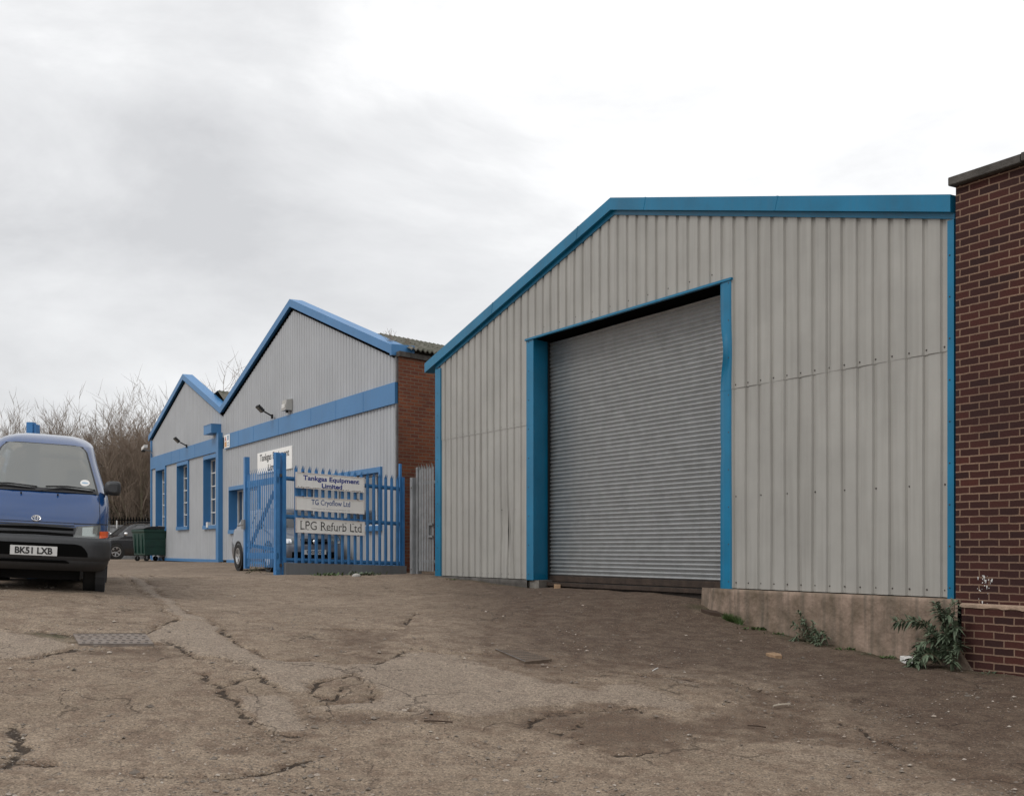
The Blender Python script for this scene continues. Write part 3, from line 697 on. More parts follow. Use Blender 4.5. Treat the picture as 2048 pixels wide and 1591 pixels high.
# ================================================================== LEFT FACTORY
lb0, lb1 = B.S(303.5), B.S(793)
fB = E - .42
lb = empty('factory_building', B.P(lb0 * .5, -5, fB)); tag(lb, 'grey corrugated two gabled factory with soft blue trim and brick end wall', 'factory')
kz = [(B.S(301.5), E + 4.56), (B.S(370.5), E + 6.33), (B.S(445.5), E + 4.60), (B.S(586), E + 6.80), (B.S(790.5), E + 4.50)]
kzs = [q[0] for q in kz]; kzz = [q[1] for q in kz]
zr = lambda s: float(np.interp(s, kzs, kzz))
bt, bb_ = E + 3.67, E + 3.20
pB = dict(pitch=.19, flat=.105, depth=.022, slope=.020)
wins = [(312.6, 332.8, .74, 3.16), (354.7, 378.6, .73, 3.13), (407.8, 436.4, .71, 3.11)]
small = [(459, 521, .52, 1.93), (594, 764, .45, 1.82)]
openings = sorted([(B.S(a) + .0, B.S(b_), E + lo, E + hi) for a, b_, lo, hi in wins + small])
mb = MB().use('clad_b')
cuts = [lb0] + [v for o in openings for v in (o[0], o[1])] + [lb1 - .02]
fz = lambda s: fB + .03
for i in range(len(cuts) - 1):
    a_, b_ = cuts[i], cuts[i + 1]
    if i % 2 == 0: sheet(mb, B, a_, b_, fB + .06, bb_ + .05, 0, **pB)
    else:
        o = openings[(i - 1) // 2]; sheet(mb, B, a_, b_, fB + .06, o[2], 0, **pB); sheet(mb, B, a_, b_, o[3], bb_ + .05, 0, **pB)
sheet(mb, B, lb0, lb1 - .02, bt - .05, lambda s: zr(s) - .30, 0, breaks=kzs[1:4], **pB)
mb.build('cladding', None, lb)
mb = MB().use('blue_b')
for (s0_, z0_), (s1_, z1_) in zip(kz[:-1], kz[1:]):
    mb.hexa([B.P(s0_, -.26, z0_ - .06), B.P(s1_, -.26, z1_ - .06), B.P(s1_, .10, z1_ - .205), B.P(s0_, .10, z0_ - .205),
             B.P(s0_, -.26, z0_), B.P(s1_, -.26, z1_), B.P(s1_, .10, z1_), B.P(s0_, .10, z0_)])
s1_ = kz[-1][0]; z1_ = kz[-1][1]
mb.hexa([B.P(s1_ + .005, -.42, z1_ - .24), B.P(s1_ + .10, -.42, z1_ - .24), B.P(s1_ + .10, .135, z1_ - .24), B.P(s1_ + .005, .135, z1_ - .24), B.P(s1_ + .005, -.42, z1_ + .01), B.P(s1_ + .10, -.42, z1_ + .0), B.P(s1_ + .10, .135, z1_ + .0), B.P(s1_ + .005, .135, z1_ + .01)])
mb.build('verge_flashing', None, lb)
mb = MB().use('void')  # near-black strip, painted as the shadow gap under the verges
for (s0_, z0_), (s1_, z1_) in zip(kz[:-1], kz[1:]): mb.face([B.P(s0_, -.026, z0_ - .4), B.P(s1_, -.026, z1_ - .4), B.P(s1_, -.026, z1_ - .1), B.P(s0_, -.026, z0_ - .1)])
mb.build('verge_shade_strip', None, lb)
mb = MB().use('blue_b'); mb.box(B.P, lb0 - .05, B.S(438), -.02, .05, bb_, bt); mb.box(B.P, B.S(453), lb1 + .02, -.02, .05, bb_, bt)
for px in (345, 362, 392, 480, 510, 560, 625, 675, 730): s = B.S(px); mb.box(B.P, s, s + .012, .04, .054, bb_ + .003, bt - .003)
mb.build('fascia_band', None, lb)
mb = MB().use('blue_b'); mb.box(B.P, lb0 - .06, lb0 + .12, -.02, .045, fB, bb_ + .0); mb.box(B.P, lb0 - .06, lb0 + .12, -.02, .045, bt, kzz[0] - .2); mb.build('corner_trim', None, lb)
mb = MB().use('blue_b'); mb.box(B.P, lb0, B.S(440), -.02, .035, fB - .03, fB + .07); mb.box(B.P, B.S(455), lb1, -.02, .035, fB - .03, fB + .07); mb.build('skirting_trim', None, lb)
mb = MB().use('void'); mb.box(B.P, lb0, lb1 - .05, -.1, -.02, fB - .45, fB - .03)
mb.build('plinth', None, lb)
# downpipe with hopper
hs0, hs1 = B.S(440.5), B.S(445.6)
mb = MB().use('blue_b'); mb.box(B.P, hs0, hs1, -.02, .15, fB, E + 3.78); dp = mb.build('downpipe', None, lb)
mb = MB().use('blue_b'); mb.box(B.P, B.S(427), B.S(442.5), 0, .33, E + 3.78, E + 4.06); mb.box(B.P, B.S(427) - .01, B.S(442.5) + .01, 0, .34, E + 4.06, E + 4.075); mb.build('hopper', None, dp)
# windows
def window(fr, a, b_, lo, hi, rows_, cols_, rec=.22, fw=.10):
    mb = MB().use('blue_b'); T = fr.P
    mb.box(T, a - .02, a + .01, -rec, .05, lo, hi); mb.box(T, b_ - .01, b_ + fw, -rec, .05, lo, hi)
    mb.box(T, a - .02, b_ + fw, -rec, .05, hi, hi + .12); mb.box(T, a - .02, b_ + fw, -rec, .075, lo - .12, lo)
    wn = mb.build('window', None, lb)
    mb = MB().use('white'); t = .035; r0, r1 = -rec, -rec + .05
    aa, bb2 = a + .01, b_ - .01
    mb.box(T, aa, aa + t, r0, r1, lo, hi); mb.box(T, bb2 - t, bb2, r0, r1, lo, hi); mb.box(T, aa + t, bb2 - t, r0, r1, lo, lo + t); mb.box(T, aa + t, bb2 - t, r0, r1, hi - t, hi)
    for c_ in cols_: s = aa + (bb2 - aa) * c_; mb.box(T, s - t / 2, s + t / 2, r0 + .002, r1 + .002, lo + t, hi - t)
    for k in range(1, rows_):
        z = lo + (hi - lo) * k / rows_; mb.box(T, aa + t, bb2 - t, r0 + .004, r1 + .004, z - t / 2, z + t / 2)
    mb.build('frame', None, wn)
    mb = MB().use('glass'); mb.box(T, aa + .01, bb2 - .01, r0 + .012, r0 + .02, lo + .01, hi - .01); mb.build('pane', None, wn)
for o in openings[:3]: window(B, o[0] + .10, o[1] - .10, o[2] + .08, o[3] - .08, 5, (.36,), .26)
window(B, openings[3][0] + .08, openings[3][1] - .08, openings[3][2] + .08, openings[3][3] - .08, 1, (.18, .36, .68), .28)
window(B, openings[4][0] + .08, openings[4][1] - .08, openings[4][2] + .08, openings[4][3] - .08, 1, (.1, .3, .42, .62, .86), .28)
mb = MB().use('white')
for px, py in ((322, 1056), (419.5, 1049)): mb = MB().use('white'); s = B.S(px); z = B.Z(px, py); mb.box(B.P, s - .10, s + .10, .0, .10, z - .09, z + .09); mb.build('vent_box', None, lb)
# end wall (brick) with gutter beam and roof
K = B.S(796.5)
uvB = lambda p: ((Vector((p[0], p[1], 0)) - B.o).dot(V2) * .96 + 3, p[2] - .01)
mb = MB().use('brick_b'); mb.uvf = uvB
k2 = B.S(798)
mb.face([B.Q(k2, -.02, fB - .6), B.Q(k2, 16, fB - .6), B.Q(k2, 16, E + 4.22), B.Q(k2, -.02, E + 4.22)])
mb.face([B.Q(k2, -.02, fB - .6), B.Q(k2, -.02, E + 4.22), B.P(lb1 - .04, -.12, E + 4.22), B.P(lb1 - .04, -.12, fB - .6)])
mb.build('brick_end_wall', None, lb)
mb = MB().use('galv2'); mb.box(B.P, lb1 - .04, lb1 + .03, -.06, .02, fB, bb_ - .002); mb.box(B.P, lb1 - .04, lb1 + .03, -.06, .02, bt, E + 4.22); mb.build('corner_strip', None, lb)
mb = MB().use('coping')
for i in range(9):
    a_, b_ = -.02 + i * 1.45 * .34 * 1.0, -.02 + (i + 1) * 1.45 * .34 - .012
    a_, b_ = -.02 + (0 if i == 0 else .35 + (i - 1) * .75), -.02 + .35 + i * .75 - .012
    mb.hexa([B.Q(k2 - .2, a_, E + 4.22), B.Q(k2 + .07, a_, E + 4.22), B.Q(k2 + .07, b_, E + 4.22), B.Q(k2 - .2, b_, E + 4.22), B.Q(k2 - .2, a_, E + 4.33), B.Q(k2 + .07, a_, E + 4.33), B.Q(k2 + .07, b_, E + 4.33), B.Q(k2 - .2, b_, E + 4.33)])
mb.build('eaves_beam', None, lb)
def corr_roof(mb, sa, za, sb2, zb2, d0, d1, pitch=.146, amp=.028, lap=5):
    n = int((d1 - d0) / pitch * 4); 
    for L_ in range(lap):
        f0, f1 = L_ / lap, (L_ + 1) / lap + .02; lift = .02 * (lap - L_)*0 + .0
        rows = []
        for f in (f0, f1):
            s = sa + (sb2 - sa) * f; z = za + (zb2 - za) * f + (.025 if f == f1 else 0.005)
            rows.append([B.Q(s, d0 + (d1 - d0) * i / n, z + amp * math.sin(2 * math.pi * (d0 + (d1 - d0) * i / n) / pitch)) for i in range(n + 1)])
        mb.grid(rows)
        mb.grid([rows[1], [(p[0], p[1], p[2] - .03) for p in rows[1]]])
mb = MB().use('roof')
# low roofs hidden behind the gable screens: only their edges show past the verges
rs1 = lb1 - 1.5; corr_roof(mb, rs1, E + 5.02, k2 + .16, E + 4.40, .25, 14, lap=2)
rs2 = B.S(423); corr_roof(mb, rs2, E + 5.34, kz[2][0] + .1, kz[2][1] - .04, .25, 16, lap=2)
mb.face([B.Q(rs1, .25, E + 5.02), B.Q(kz[2][0], .25, E + 4.45), B.Q(kz[2][0], 14, E + 4.45), B.Q(rs1, 14, E + 5.02)])
mb.face([B.Q(rs2, .25, E + 5.34), B.Q(kz[0][0], .25, E + 4.40), B.Q(kz[0][0], 16, E + 4.40), B.Q(rs2, 16, E + 5.34)])
mb.build('roof', None, lb)
mb = MB().use('clad_b'); mb.face([B.Q(lb0, 0, fB - .4), B.Q(lb0, 16, fB - .4), B.Q(lb0, 16, kzz[0] - .05), B.Q(lb0, 0, kzz[0] - .05)]); mb.build('side_wall', None, lb)

# wall-mounted things
def on_wall(fr, px, py): s = fr.S(px); return s, fr.Z(px, py)
def floodlight(px, py, label):
    s, z = on_wall(B, px, py); base = B.P(s, .05, z); r = empty('floodlight', base); tag(r, label, 'floodlight', 'floodlights on the blue band')
    mb = MB().use('black'); mb.tube([B.P(s, .04, z + .0), B.P(s, .16, z + .06), B.P(s, .30, z + .13)], .022, 6); mb.box(B.P, s - .05, s + .05, .05, .09, z - .06, z + .06); mb.build('bracket', None, r)
    T = lambda a, b_, c: B.P(s + a, .42 + b_ * .8 - c * .5, z + .20 + b_ * .75 + c * .8)
    mb = MB().use('black'); mb.box(T, -.15, .12, -.10, .10, -.03, .04)
    for k in range(4): mb.box(T, -.12, .10, -.085 + k * .05, -.065 + k * .05, .04, .06)
    hd = mb.build('lamp_head', None, r)
    mb = MB().use('lens'); mb.box(T, -.12, .09, -.08, .08, -.035, -.031); mb.build('lens', None, hd)
floodlight(377, 892, 'black floodlight above the three tall windows')
floodlight(549, 833, 'black floodlight under the big gable, beside the alarm box')
s, z = on_wall(B, 581, 810); r = empty('alarm_box', B.P(s, 0, z - .15)); tag(r, 'pale burglar alarm box on the big gable wall', 'alarm box')
mb = MB().use('beige'); T = lambda a, o, c: B.P(s + a, o, z + c)
mb.hexa([T(-.2, 0, -.15), T(.17, 0, -.15), T(.17, .2, -.15), T(-.2, .2, -.15), T(-.2, 0, .16), T(.17, 0, .16), T(.17, .17, .13), T(-.2, .17, .13)]); mb.build('case', None, r)
mb = MB().use('paper'); mb.box(T, -.15, .12, .203, .206, -.09, .02); mb.build('label_plate', None, r)
mb = MB().use('black'); mb.tube([T(0, .1, -.15), T(0, .1, -.21)], .04, 8); mb.build('strobe', None, r)
s, z = on_wall(B, 304, 898); r = empty('security_camera', B.P(s, .05, z)); tag(r, 'white security camera on the far corner of the factory', 'security camera')
T = lambda a, o, c: B.P(s + a, .28 + o, z + .02 + c)
mb = MB().use('white'); mb.hexa([T(-.30, -.07, -.06), T(.2, -.07, .02), T(.2, .07, .02), T(-.30, .07, -.06), T(-.34, -.07, .06), T(.22, -.07, .14), T(.22, .07, .14), T(-.34, .07, .06)]); mb.build('housing', None, r)
mb = MB().use('black'); mb.hexa([T(-.36, -.06, -.12), T(-.18, -.06, -.10), T(-.18, .06, -.10), T(-.36, .06, -.12), T(-.36, -.06, .03), T(-.18, -.06, .03), T(-.18, .06, .03), T(-.36, .06, .03)]); mb.build('lens', None, r)
mb = MB().use('galv2'); mb.tube([T(0, -.28, -.1), T(0, 0, -.06), T(0, 0, .02)], .025, 6); mb.tube([T(.02, -.2, -.1), T(.3, -.22, -.2), T(.5, -.26, -.42)], .012, 5); mb.build('bracket', None, r)

# text ------------------------------------------------------------
def text_polys(s, bold=0.0, shear=0.0, spacing=1.0):
    cu = bpy.data.curves.new('lettering', 'FONT'); cu.body = s; cu.size = 1; cu.offset = bold; cu.shear = shear; cu.space_character = spacing; cu.resolution_u = 4
    ob = bpy.data.objects.new('lettering', cu); COL.objects.link(ob); bpy.context.view_layer.update()
    me = ob.to_mesh(); vs = [tuple(v.co) for v in me.vertices]; fs = [tuple(p.vertices) for p in me.polygons]
    ob.to_mesh_clear(); bpy.data.objects.remove(ob); bpy.data.curves.remove(cu); return vs, fs
def lettering(parent, name, s, m, T, x0, x1, y0, y1, off=.004, bold=0.0, shear=0.0, spacing=1.0, local=False, ref=None):
    """fit the text in a rectangle of the face T(x, y, out); ref gives a text with full ascent/descent"""
    vs, fs = text_polys(s, bold, shear, spacing); xs = [v[0] for v in vs]; ys = [v[1] for v in vs]
    a, b_ = min(xs), max(xs); c, d_ = min(ys), max(ys); mb = MB().use(m)
    mb.v = [tuple(T(x0 + (v[0] - a) / (b_ - a) * (x1 - x0), y0 + (v[1] - c) / (d_ - c) * (y1 - y0), off)) for v in vs]
    mb.f = fs; mb.m = [0] * len(fs); mb.sm = [False] * len(fs)
    return mb.build(name, None, parent, local=local)

s0_, s1_ = B.S(516.8), B.S(585.7); z0_, z1_ = E + 2.20, E + 2.82
r = empty('company_sign', B.P((s0_ + s1_) / 2, .02, z0_)); tag(r, 'white company sign fixed high on the factory wall behind the gate', 'sign')
mb = MB().use('sign'); mb.box(B.P, s0_, s1_, .0, .03, z0_, z1_); mb.build('board', None, r)
T = lambda x, y, o: B.P(s0_ + x, .03 + o, z0_ + y)
W_ = s1_ - s0_
lettering(r, 'lettering', 'Tankgas Equipment', 'inkblack', T, W_ * .08, W_ * .93, .30, .56, bold=.012)
lettering(r, 'lettering', 'Limited', 'inkblack', T, W_ * .33, W_ * .68, .05, .24, bold=.012)
s0_, s1_ = B.S(452.4), B.S(463.2); r = empty('safety_sign', B.P((s0_ + s1_) / 2, .05, bb_ + .04)); tag(r, 'small white safety notice with coloured panels beside the downpipe', 'sign')
mb = MB().use('sign'); mb.box(B.P, s0_, s1_, .055, .065, bb_ + .03, bt - .02); mb.build('board', None, r)
w2 = (s1_ - s0_); zz0, zz1 = bb_ + .03, bt - .02; hh = zz1 - zz0
for nm, q, x0, x1, y0, y1 in (('warning_panel', 'pink', .08, .42, .55, .92), ('warning_panel', 'yel', .08, .46, .08, .48), ('notice_panel', 'pblue', .55, .86, .55, .92), ('notice_panel', 'pblue', .56, .9, .30, .40), ('notice_panel', 'pblue', .56, .9, .12, .22)):
    mb = MB().use(q)
    P3 = lambda x, y: B.P(s0_ + w2 * x, .068, zz0 + hh * y)
    if q == 'pink': mb.face([P3(x0, y0), P3(x1, y0), P3((x0 + x1) / 2, y1)])
    else: mb.face([P3(x0, y0), P3(x1, y0), P3(x1, y1), P3(x0, y1)])
    mb.build(nm, None, r)

# ================================================================== FENCE
fp0 = Vector(((567 - CX) / F * 22.8, 22.8, 0)); fp1 = Vector(((803.5 - CX) / F * 25.05, 25.05, 0))
FF = Frame.__new__(Frame); FF.o = fp0; FF.u = (fp1 - fp0).normalized(); FF.n = Vector((FF.u.y, -FF.u.x, 0)); FL = (fp1 - fp0).length
tilt = lambda a, z: z - .10 * a / FL
zg = E - .515
dw = empty('dwarf_wall', FF.P(FL / 2, 0, zg)); 
mb = MB().use('dwarf'); rows = []
mb.hexa([FF.P(-.02, -.12, zg - .3), FF.P(FL + .05, -.12, zg - .4), FF.P(FL + .05, .10, zg - .4), FF.P(-.02, .10, zg - .3), FF.P(-.02, -.12, E - .27), FF.P(FL + .05, -.12, E - .37), FF.P(FL + .05, .10, E - .37), FF.P(-.02, .10, E - .27)])
mb.box(FF.P, FL * .80, FL * .80 + .012, .095, .104, zg - .3, E - .36)
BASEo = dw; bpy.data.objects.remove(dw)
o = mb.build('dwarf_wall', None, None, loc=FF.P(FL / 2, 0, zg)); tag(o, 'low grey painted wall under the blue palisade fence', 'wall')
fz0 = E - .27
def pale_mesh(mb, T, a, z0, z1, wdt=.065, crease=.018, split=True):
    h = wdt / 2
    for (x0, o0, x1, o1) in ((-h, 0, -h * .35, crease), (-h * .35, crease, h * .35, crease), (h * .35, crease, h, 0)):
        mb.face([T(a + x0, o0, z0), T(a + x1, o1, z0), T(a + x1, o1, z1), T(a + x0, o0, z1)])
        mb.face([T(a + x0, o0 - .003, z0), T(a + x1, o1 - .003, z0), T(a + x1, o1 - .003, z1), T(a + x0, o0 - .003, z1)])
    if split:   # forked splayed tip
        for sx, lean in ((-1, .035), (0, 0), (1, .035)):
            if sx == 0: mb.face([T(a - h * .3, crease, z1), T(a + h * .3, crease, z1), T(a, crease + .01, z1 + .10)]); continue
            mb.face([T(a + sx * h, 0, z1), T(a + sx * h * .3, crease, z1), T(a + sx * (h * .75), .045, z1 + .095)])
pf = empty('palisade_fence', FF.P(FL / 2, 0, fz0)); tag(pf, 'blue palisade fence panel with forked tips carrying three signboards', 'fence')
Tt = lambda a, o, z: FF.P(a, o, tilt(a, z))
mb = MB().use('blue_f'); n_ = 17
for i in range(n_): pale_mesh(mb, Tt, .30 + i * (FL - .42) / (n_ - 1), fz0 + .0, E + 1.60, .082)
mb.build('pales', None, pf)
for zz in (E + 1.42, E + .66, E - .20):
    mb = MB().use('blue_f'); mb.box(Tt, .03, FL - .02, -.045, -.005, zz - .025, zz + .025); mb.box(Tt, .03, FL - .02, -.045, -.04, zz - .055, zz - .025); mb.build('rail', None, pf)
mb = MB().use('blue_f'); mb.box(FF.P, -.045, .045, -.05, .03, zg, E + 1.90); mb.build('post', None, pf)
mb = MB().use('blue_f'); mb.box(Tt, FL - .05, FL + .0, -.05, .0, fz0, E + 1.95); mb.box(Tt, FL + .003, FL + .06, -.02, .03, fz0, E + 1.66); mb.build('post', None, pf)
# signs
def board(x0, x1, ztop0, ztop1, zb0, zb1, fn):
    pass
signs = [('white signboard with dirty lower edge and bold blue lettering, topmost on the fence', (587.6, 943.5), (724, 955), (724, 985.3), (588, 975)),
         ('white signboard with slim blue lettering and small grey line, middle on the fence', (587, 992), (724, 1000), (724, 1028.3), (587.6, 1019)),
         ('white signboard with black serif lettering, lowest on the fence', (588, 1034.5), (725.5, 1043), (725.5, 1071), (588.5, 1064.5))]
def fence_pt(px, py, out=.07):
    s = FF.S(px); s2 = FF.S(px); p = FF.o + FF.u * s; 
    return s, E + (HY - py) / F * p.y
for k, (lab, tl, tr_, brr, bl) in enumerate(signs):
    a0, zt0 = fence_pt(*tl); a1, zt1 = fence_pt(*tr_); _, zb1 = fence_pt(*brr); _, zb0 = fence_pt(*bl)
    r = empty('signboard', FF.P((a0 + a1) / 2, .05, (zb0 + zb1) / 2)); tag(r, lab, 'sign', 'signboards on the blue fence')
    def T(x, y, o, a0=a0, a1=a1, zt0=zt0, zt1=zt1, zb0=zb0, zb1=zb1):   # x,y in 0..1
        zb_ = zb0 + (zb1 - zb0) * x; zt_ = zt0 + (zt1 - zt0) * x; return FF.P(a0 + (a1 - a0) * x, .05 + o, zb_ + (zt_ - zb_) * y)
    mb = MB().use('sign'); mb.box(lambda x, o, y: T(x, y, o), .008, .992, 0, .022, .03, .97); mb.build('board', None, r)
    mb = MB().use('signedge'); f = .012; fy = .055
    for q in ((0, 1, 0, fy), (0, 1, 1 - fy, 1), (0, f, fy, 1 - fy), (1 - f, 1, fy, 1 - fy)): mb.box(lambda x, o, y: T(x, y, o), q[0], q[1], -.002, .032, q[2], q[3])
    mb.use('screw')
    for x in (.10, .90):
        for y in (-.03, 1.0): mb.box(lambda a, o, b_: T(a, b_, o), x - .008, x + .008, .0, .036, y - .02, y + .05)
    mb.build('frame', None, r)
    if k == 0:
        lettering(r, 'lettering', 'Tankgas Equipment', 'inkblue', T, .10, .925, .44, .84, off=.025, bold=.028)
        lettering(r, 'lettering', 'Limited', 'inkblue', T, .365, .665, .11, .40, off=.025, bold=.030)
        mb = MB().use('conc')
        for i in range(40):
            x = .02 + i * .024; h_ = random.Random(i).uniform(.015, .07); mb.face([T(x, .06, .0235), T(x + .024, .06, .0235), T(x + .02, .06 + h_, .0235), T(x + .006, .06 + h_ * .7, .0235)])
        mb.build('algae_stain', None, r)
    elif k == 1:
        lettering(r, 'lettering', 'TG Cryoflow Ltd', 'inkblue2', T, .22, .785, .34, .84, off=.025, bold=.008)
        lettering(r, 'lettering', 'A DIVISION OF TANKGAS EQUIPMENT LTD', 'inkgrey', T, .22, .785, .13, .21, off=.025)
    else:
        # serif lettering: thin text plus serifs on the main stems
        lettering(r, 'lettering', 'LPG Refurb Ltd', 'inkblack', T, .06, .945, .24, .80, off=.025, bold=-.006)
        mb = MB().use('inkblack')
        for x, y in ((.068, .24), (.068, .79), (.158, .24), (.158, .79), (.353, .24), (.353, .79), (.49, .24), (.575, .24), (.665, .24), (.705, .79), (.815, .24), (.815, .79), (.87, .24), (.935, .79), (.935, .24), (.43, .24)):
            mb.face([T(x - .012, y - .012, .0255), T(x + .018, y - .012, .0255), T(x + .018, y + .018, .0255), T(x - .012, y + .018, .0255)])
        mb.build('serifs', None, r)

# gate leaf + gate post
GF = Frame.__new__(Frame); GF.o = Vector(((556 - CX) / F * 22.75, 22.75, 0)); GF.u = B.u * -1; GF.n = B.n.copy()
gp = empty('gate_post', GF.P(0, 0, zg)); 
bpy.data.objects.remove(gp)
mb = MB().use('blue_f'); mb.box(FF.P, -.19, -.09, -.07, .02, zg - .2, E + 1.90)
mb.use('screw'); 
for z in (E + 1.45, E - .32): mb.box(FF.P, -.11, -.07, -.06, .05, z - .03, z + .03)
o = mb.build('gate_post', None, None, loc=FF.P(-.18, -.05, zg - .2)); tag(o, 'square blue gate post holding the open palisade gate', 'gate post', 'blue gate posts')
gl = Frame.__new__(Frame); gl.o = FF.o + FF.u * -.18 + FF.n * .02; gl.u = B.u * -1; gl.n = B.n.copy(); GL = gl.S(491)
gt = empty('palisade_gate', gl.P(GL / 2, 0, E - .42)); tag(gt, 'open blue palisade gate leaf in front of the parked dark car', 'gate')
mb = MB().use('blue_f')
for i in range(15): pale_mesh(mb, lambda a, o, z: gl.P(a, o, z), .16 + i * (GL - .36) / 14, E - .37, E + 1.56, .062, .008)
mb.build('pales', None, gt)
for zz, hh in ((E + 1.36, .13), (E - .14, .12)):
    mb = MB().use('blue_f'); mb.box(gl.P, .0, GL, -.05, -.006, zz - hh / 2, zz + hh / 2); mb.build('rail', None, gt)
mb = MB().use('blue_f'); mb.hexa([gl.P(.1, -.04, E - .05), gl.P(.1, -.01, E - .05), gl.P(GL - .1, -.01, E + .05), gl.P(GL - .1, -.04, E + .05), gl.P(.1, -.04, E + .02), gl.P(.1, -.01, E + .02), gl.P(GL - .1, -.01, E + .12), gl.P(GL - .1, -.04, E + .12)]); 
mb.hexa([gl.P(.2, -.05, E + 1.1), gl.P(.2, -.02, E + 1.1), gl.P(GL - .25, -.02, E + .0), gl.P(GL - .25, -.05, E + .0), gl.P(.3, -.05, E + 1.16), gl.P(.3, -.02, E + 1.16), gl.P(GL - .15, -.02, E + .06), gl.P(GL - .15, -.05, E + .06)])
mb.build('brace', None, gt)
mb = MB().use('blue_f'); mb.box(gl.P, GL - .07, GL + .05, -.07, .03, E - .42, E + 1.95); mb.build('end_stile', None, gt)
mb = MB().use('blue_f'); mb.box(gl.P, .0, .08, -.06, .02, E - .42, E + 1.58); mb.build('hinge_stile', None, gt)
mb = MB().use('galv2'); mb.tube([gl.P(GL - .1, .06, E + .52), gl.P(GL + .35, .06, E + .50)], .02, 6); mb.box(gl.P, GL - .1, GL + .1, .03, .07, E + .42, E + .62); mb.build('latch', None, gt)
# blue post on the other side of the gateway, behind the van
o0 = Vector(((65 - CX) / F * 17.5, 17.5, 0)); gg = gh(o0.x, o0.y)
T = lambda a, b_, c: (o0.x + a, o0.y + b_, c)
mb = MB().use('blue_f'); mb.box(T, -.065, .03, -.07, .07, gg, E + 1.92); mb.box(T, .034, .075, -.05, .09, gg, E + 1.89)
o = mb.build('gate_post', None, None, loc=(o0.x, o0.y, gg)); tag(o, 'blue gate post rising above the roof of the blue van', 'gate post', 'blue gate posts')

# grey galvanised gate in the alley
G = Frame.__new__(Frame); G.o = Vector(((833 - CX) / F * 22.6, 22.6, 0)); G.u = A.u.copy(); G.n = A.n.copy()
zG = E - .49; GW = (Vector(((869 - CX) / F, 1, 0)) * 21.75 - G.o).length
gw = .95
for q in np.linspace(.3, 2.5, 400):
    p = G.o + G.u * q
    if p.x / p.y * F + CX >= 869.5: gw = q; break
r = empty('alley_gate', G.P(gw / 2, 0, zG)); tag(r, 'grey galvanised palisade gate closing the alley beside the warehouse', 'gate')
mb = MB().use('galv2')
for i in range(6): pale_mesh(mb, lambda a, o, z: G.P(a, o, z), .16 + i * (gw - .24) / 5, zG + .06, E + 1.54 + .02 * (i % 2), .075, .02)
mb.build('pales', None, r)
for z in (E + 1.28, E - .24):
    mb = MB().use('galv2'); mb.box(G.P, .06, gw, -.05, -.01, z - .03, z + .03); mb.build('rail', None, r)
mb = MB().use('galv2'); mb.box(G.P, gw - .2, gw - .02, .02, .05, E + .45, E + .49); mb.box(G.P, gw - .2, gw - .02, .02, .05, E + .22, E + .26); mb.box(G.P, gw - .2, gw - .16, .02, .05, E + .26, E + .45); mb.build('lock_frame', None, r)
mb = MB().use('galv2'); mb.box(G.P, -.13, -.02, -.03, .08, zG, E + 1.40); mb.box(G.P, -.01, .07, -.08, .01, zG, E + 1.60); mb.use('screw')
for z in (E + 1.2, E - .4): screw(mb, G, -.07, z, .08, .02)
mb.build('post', None, r)
mb = MB().use('void')

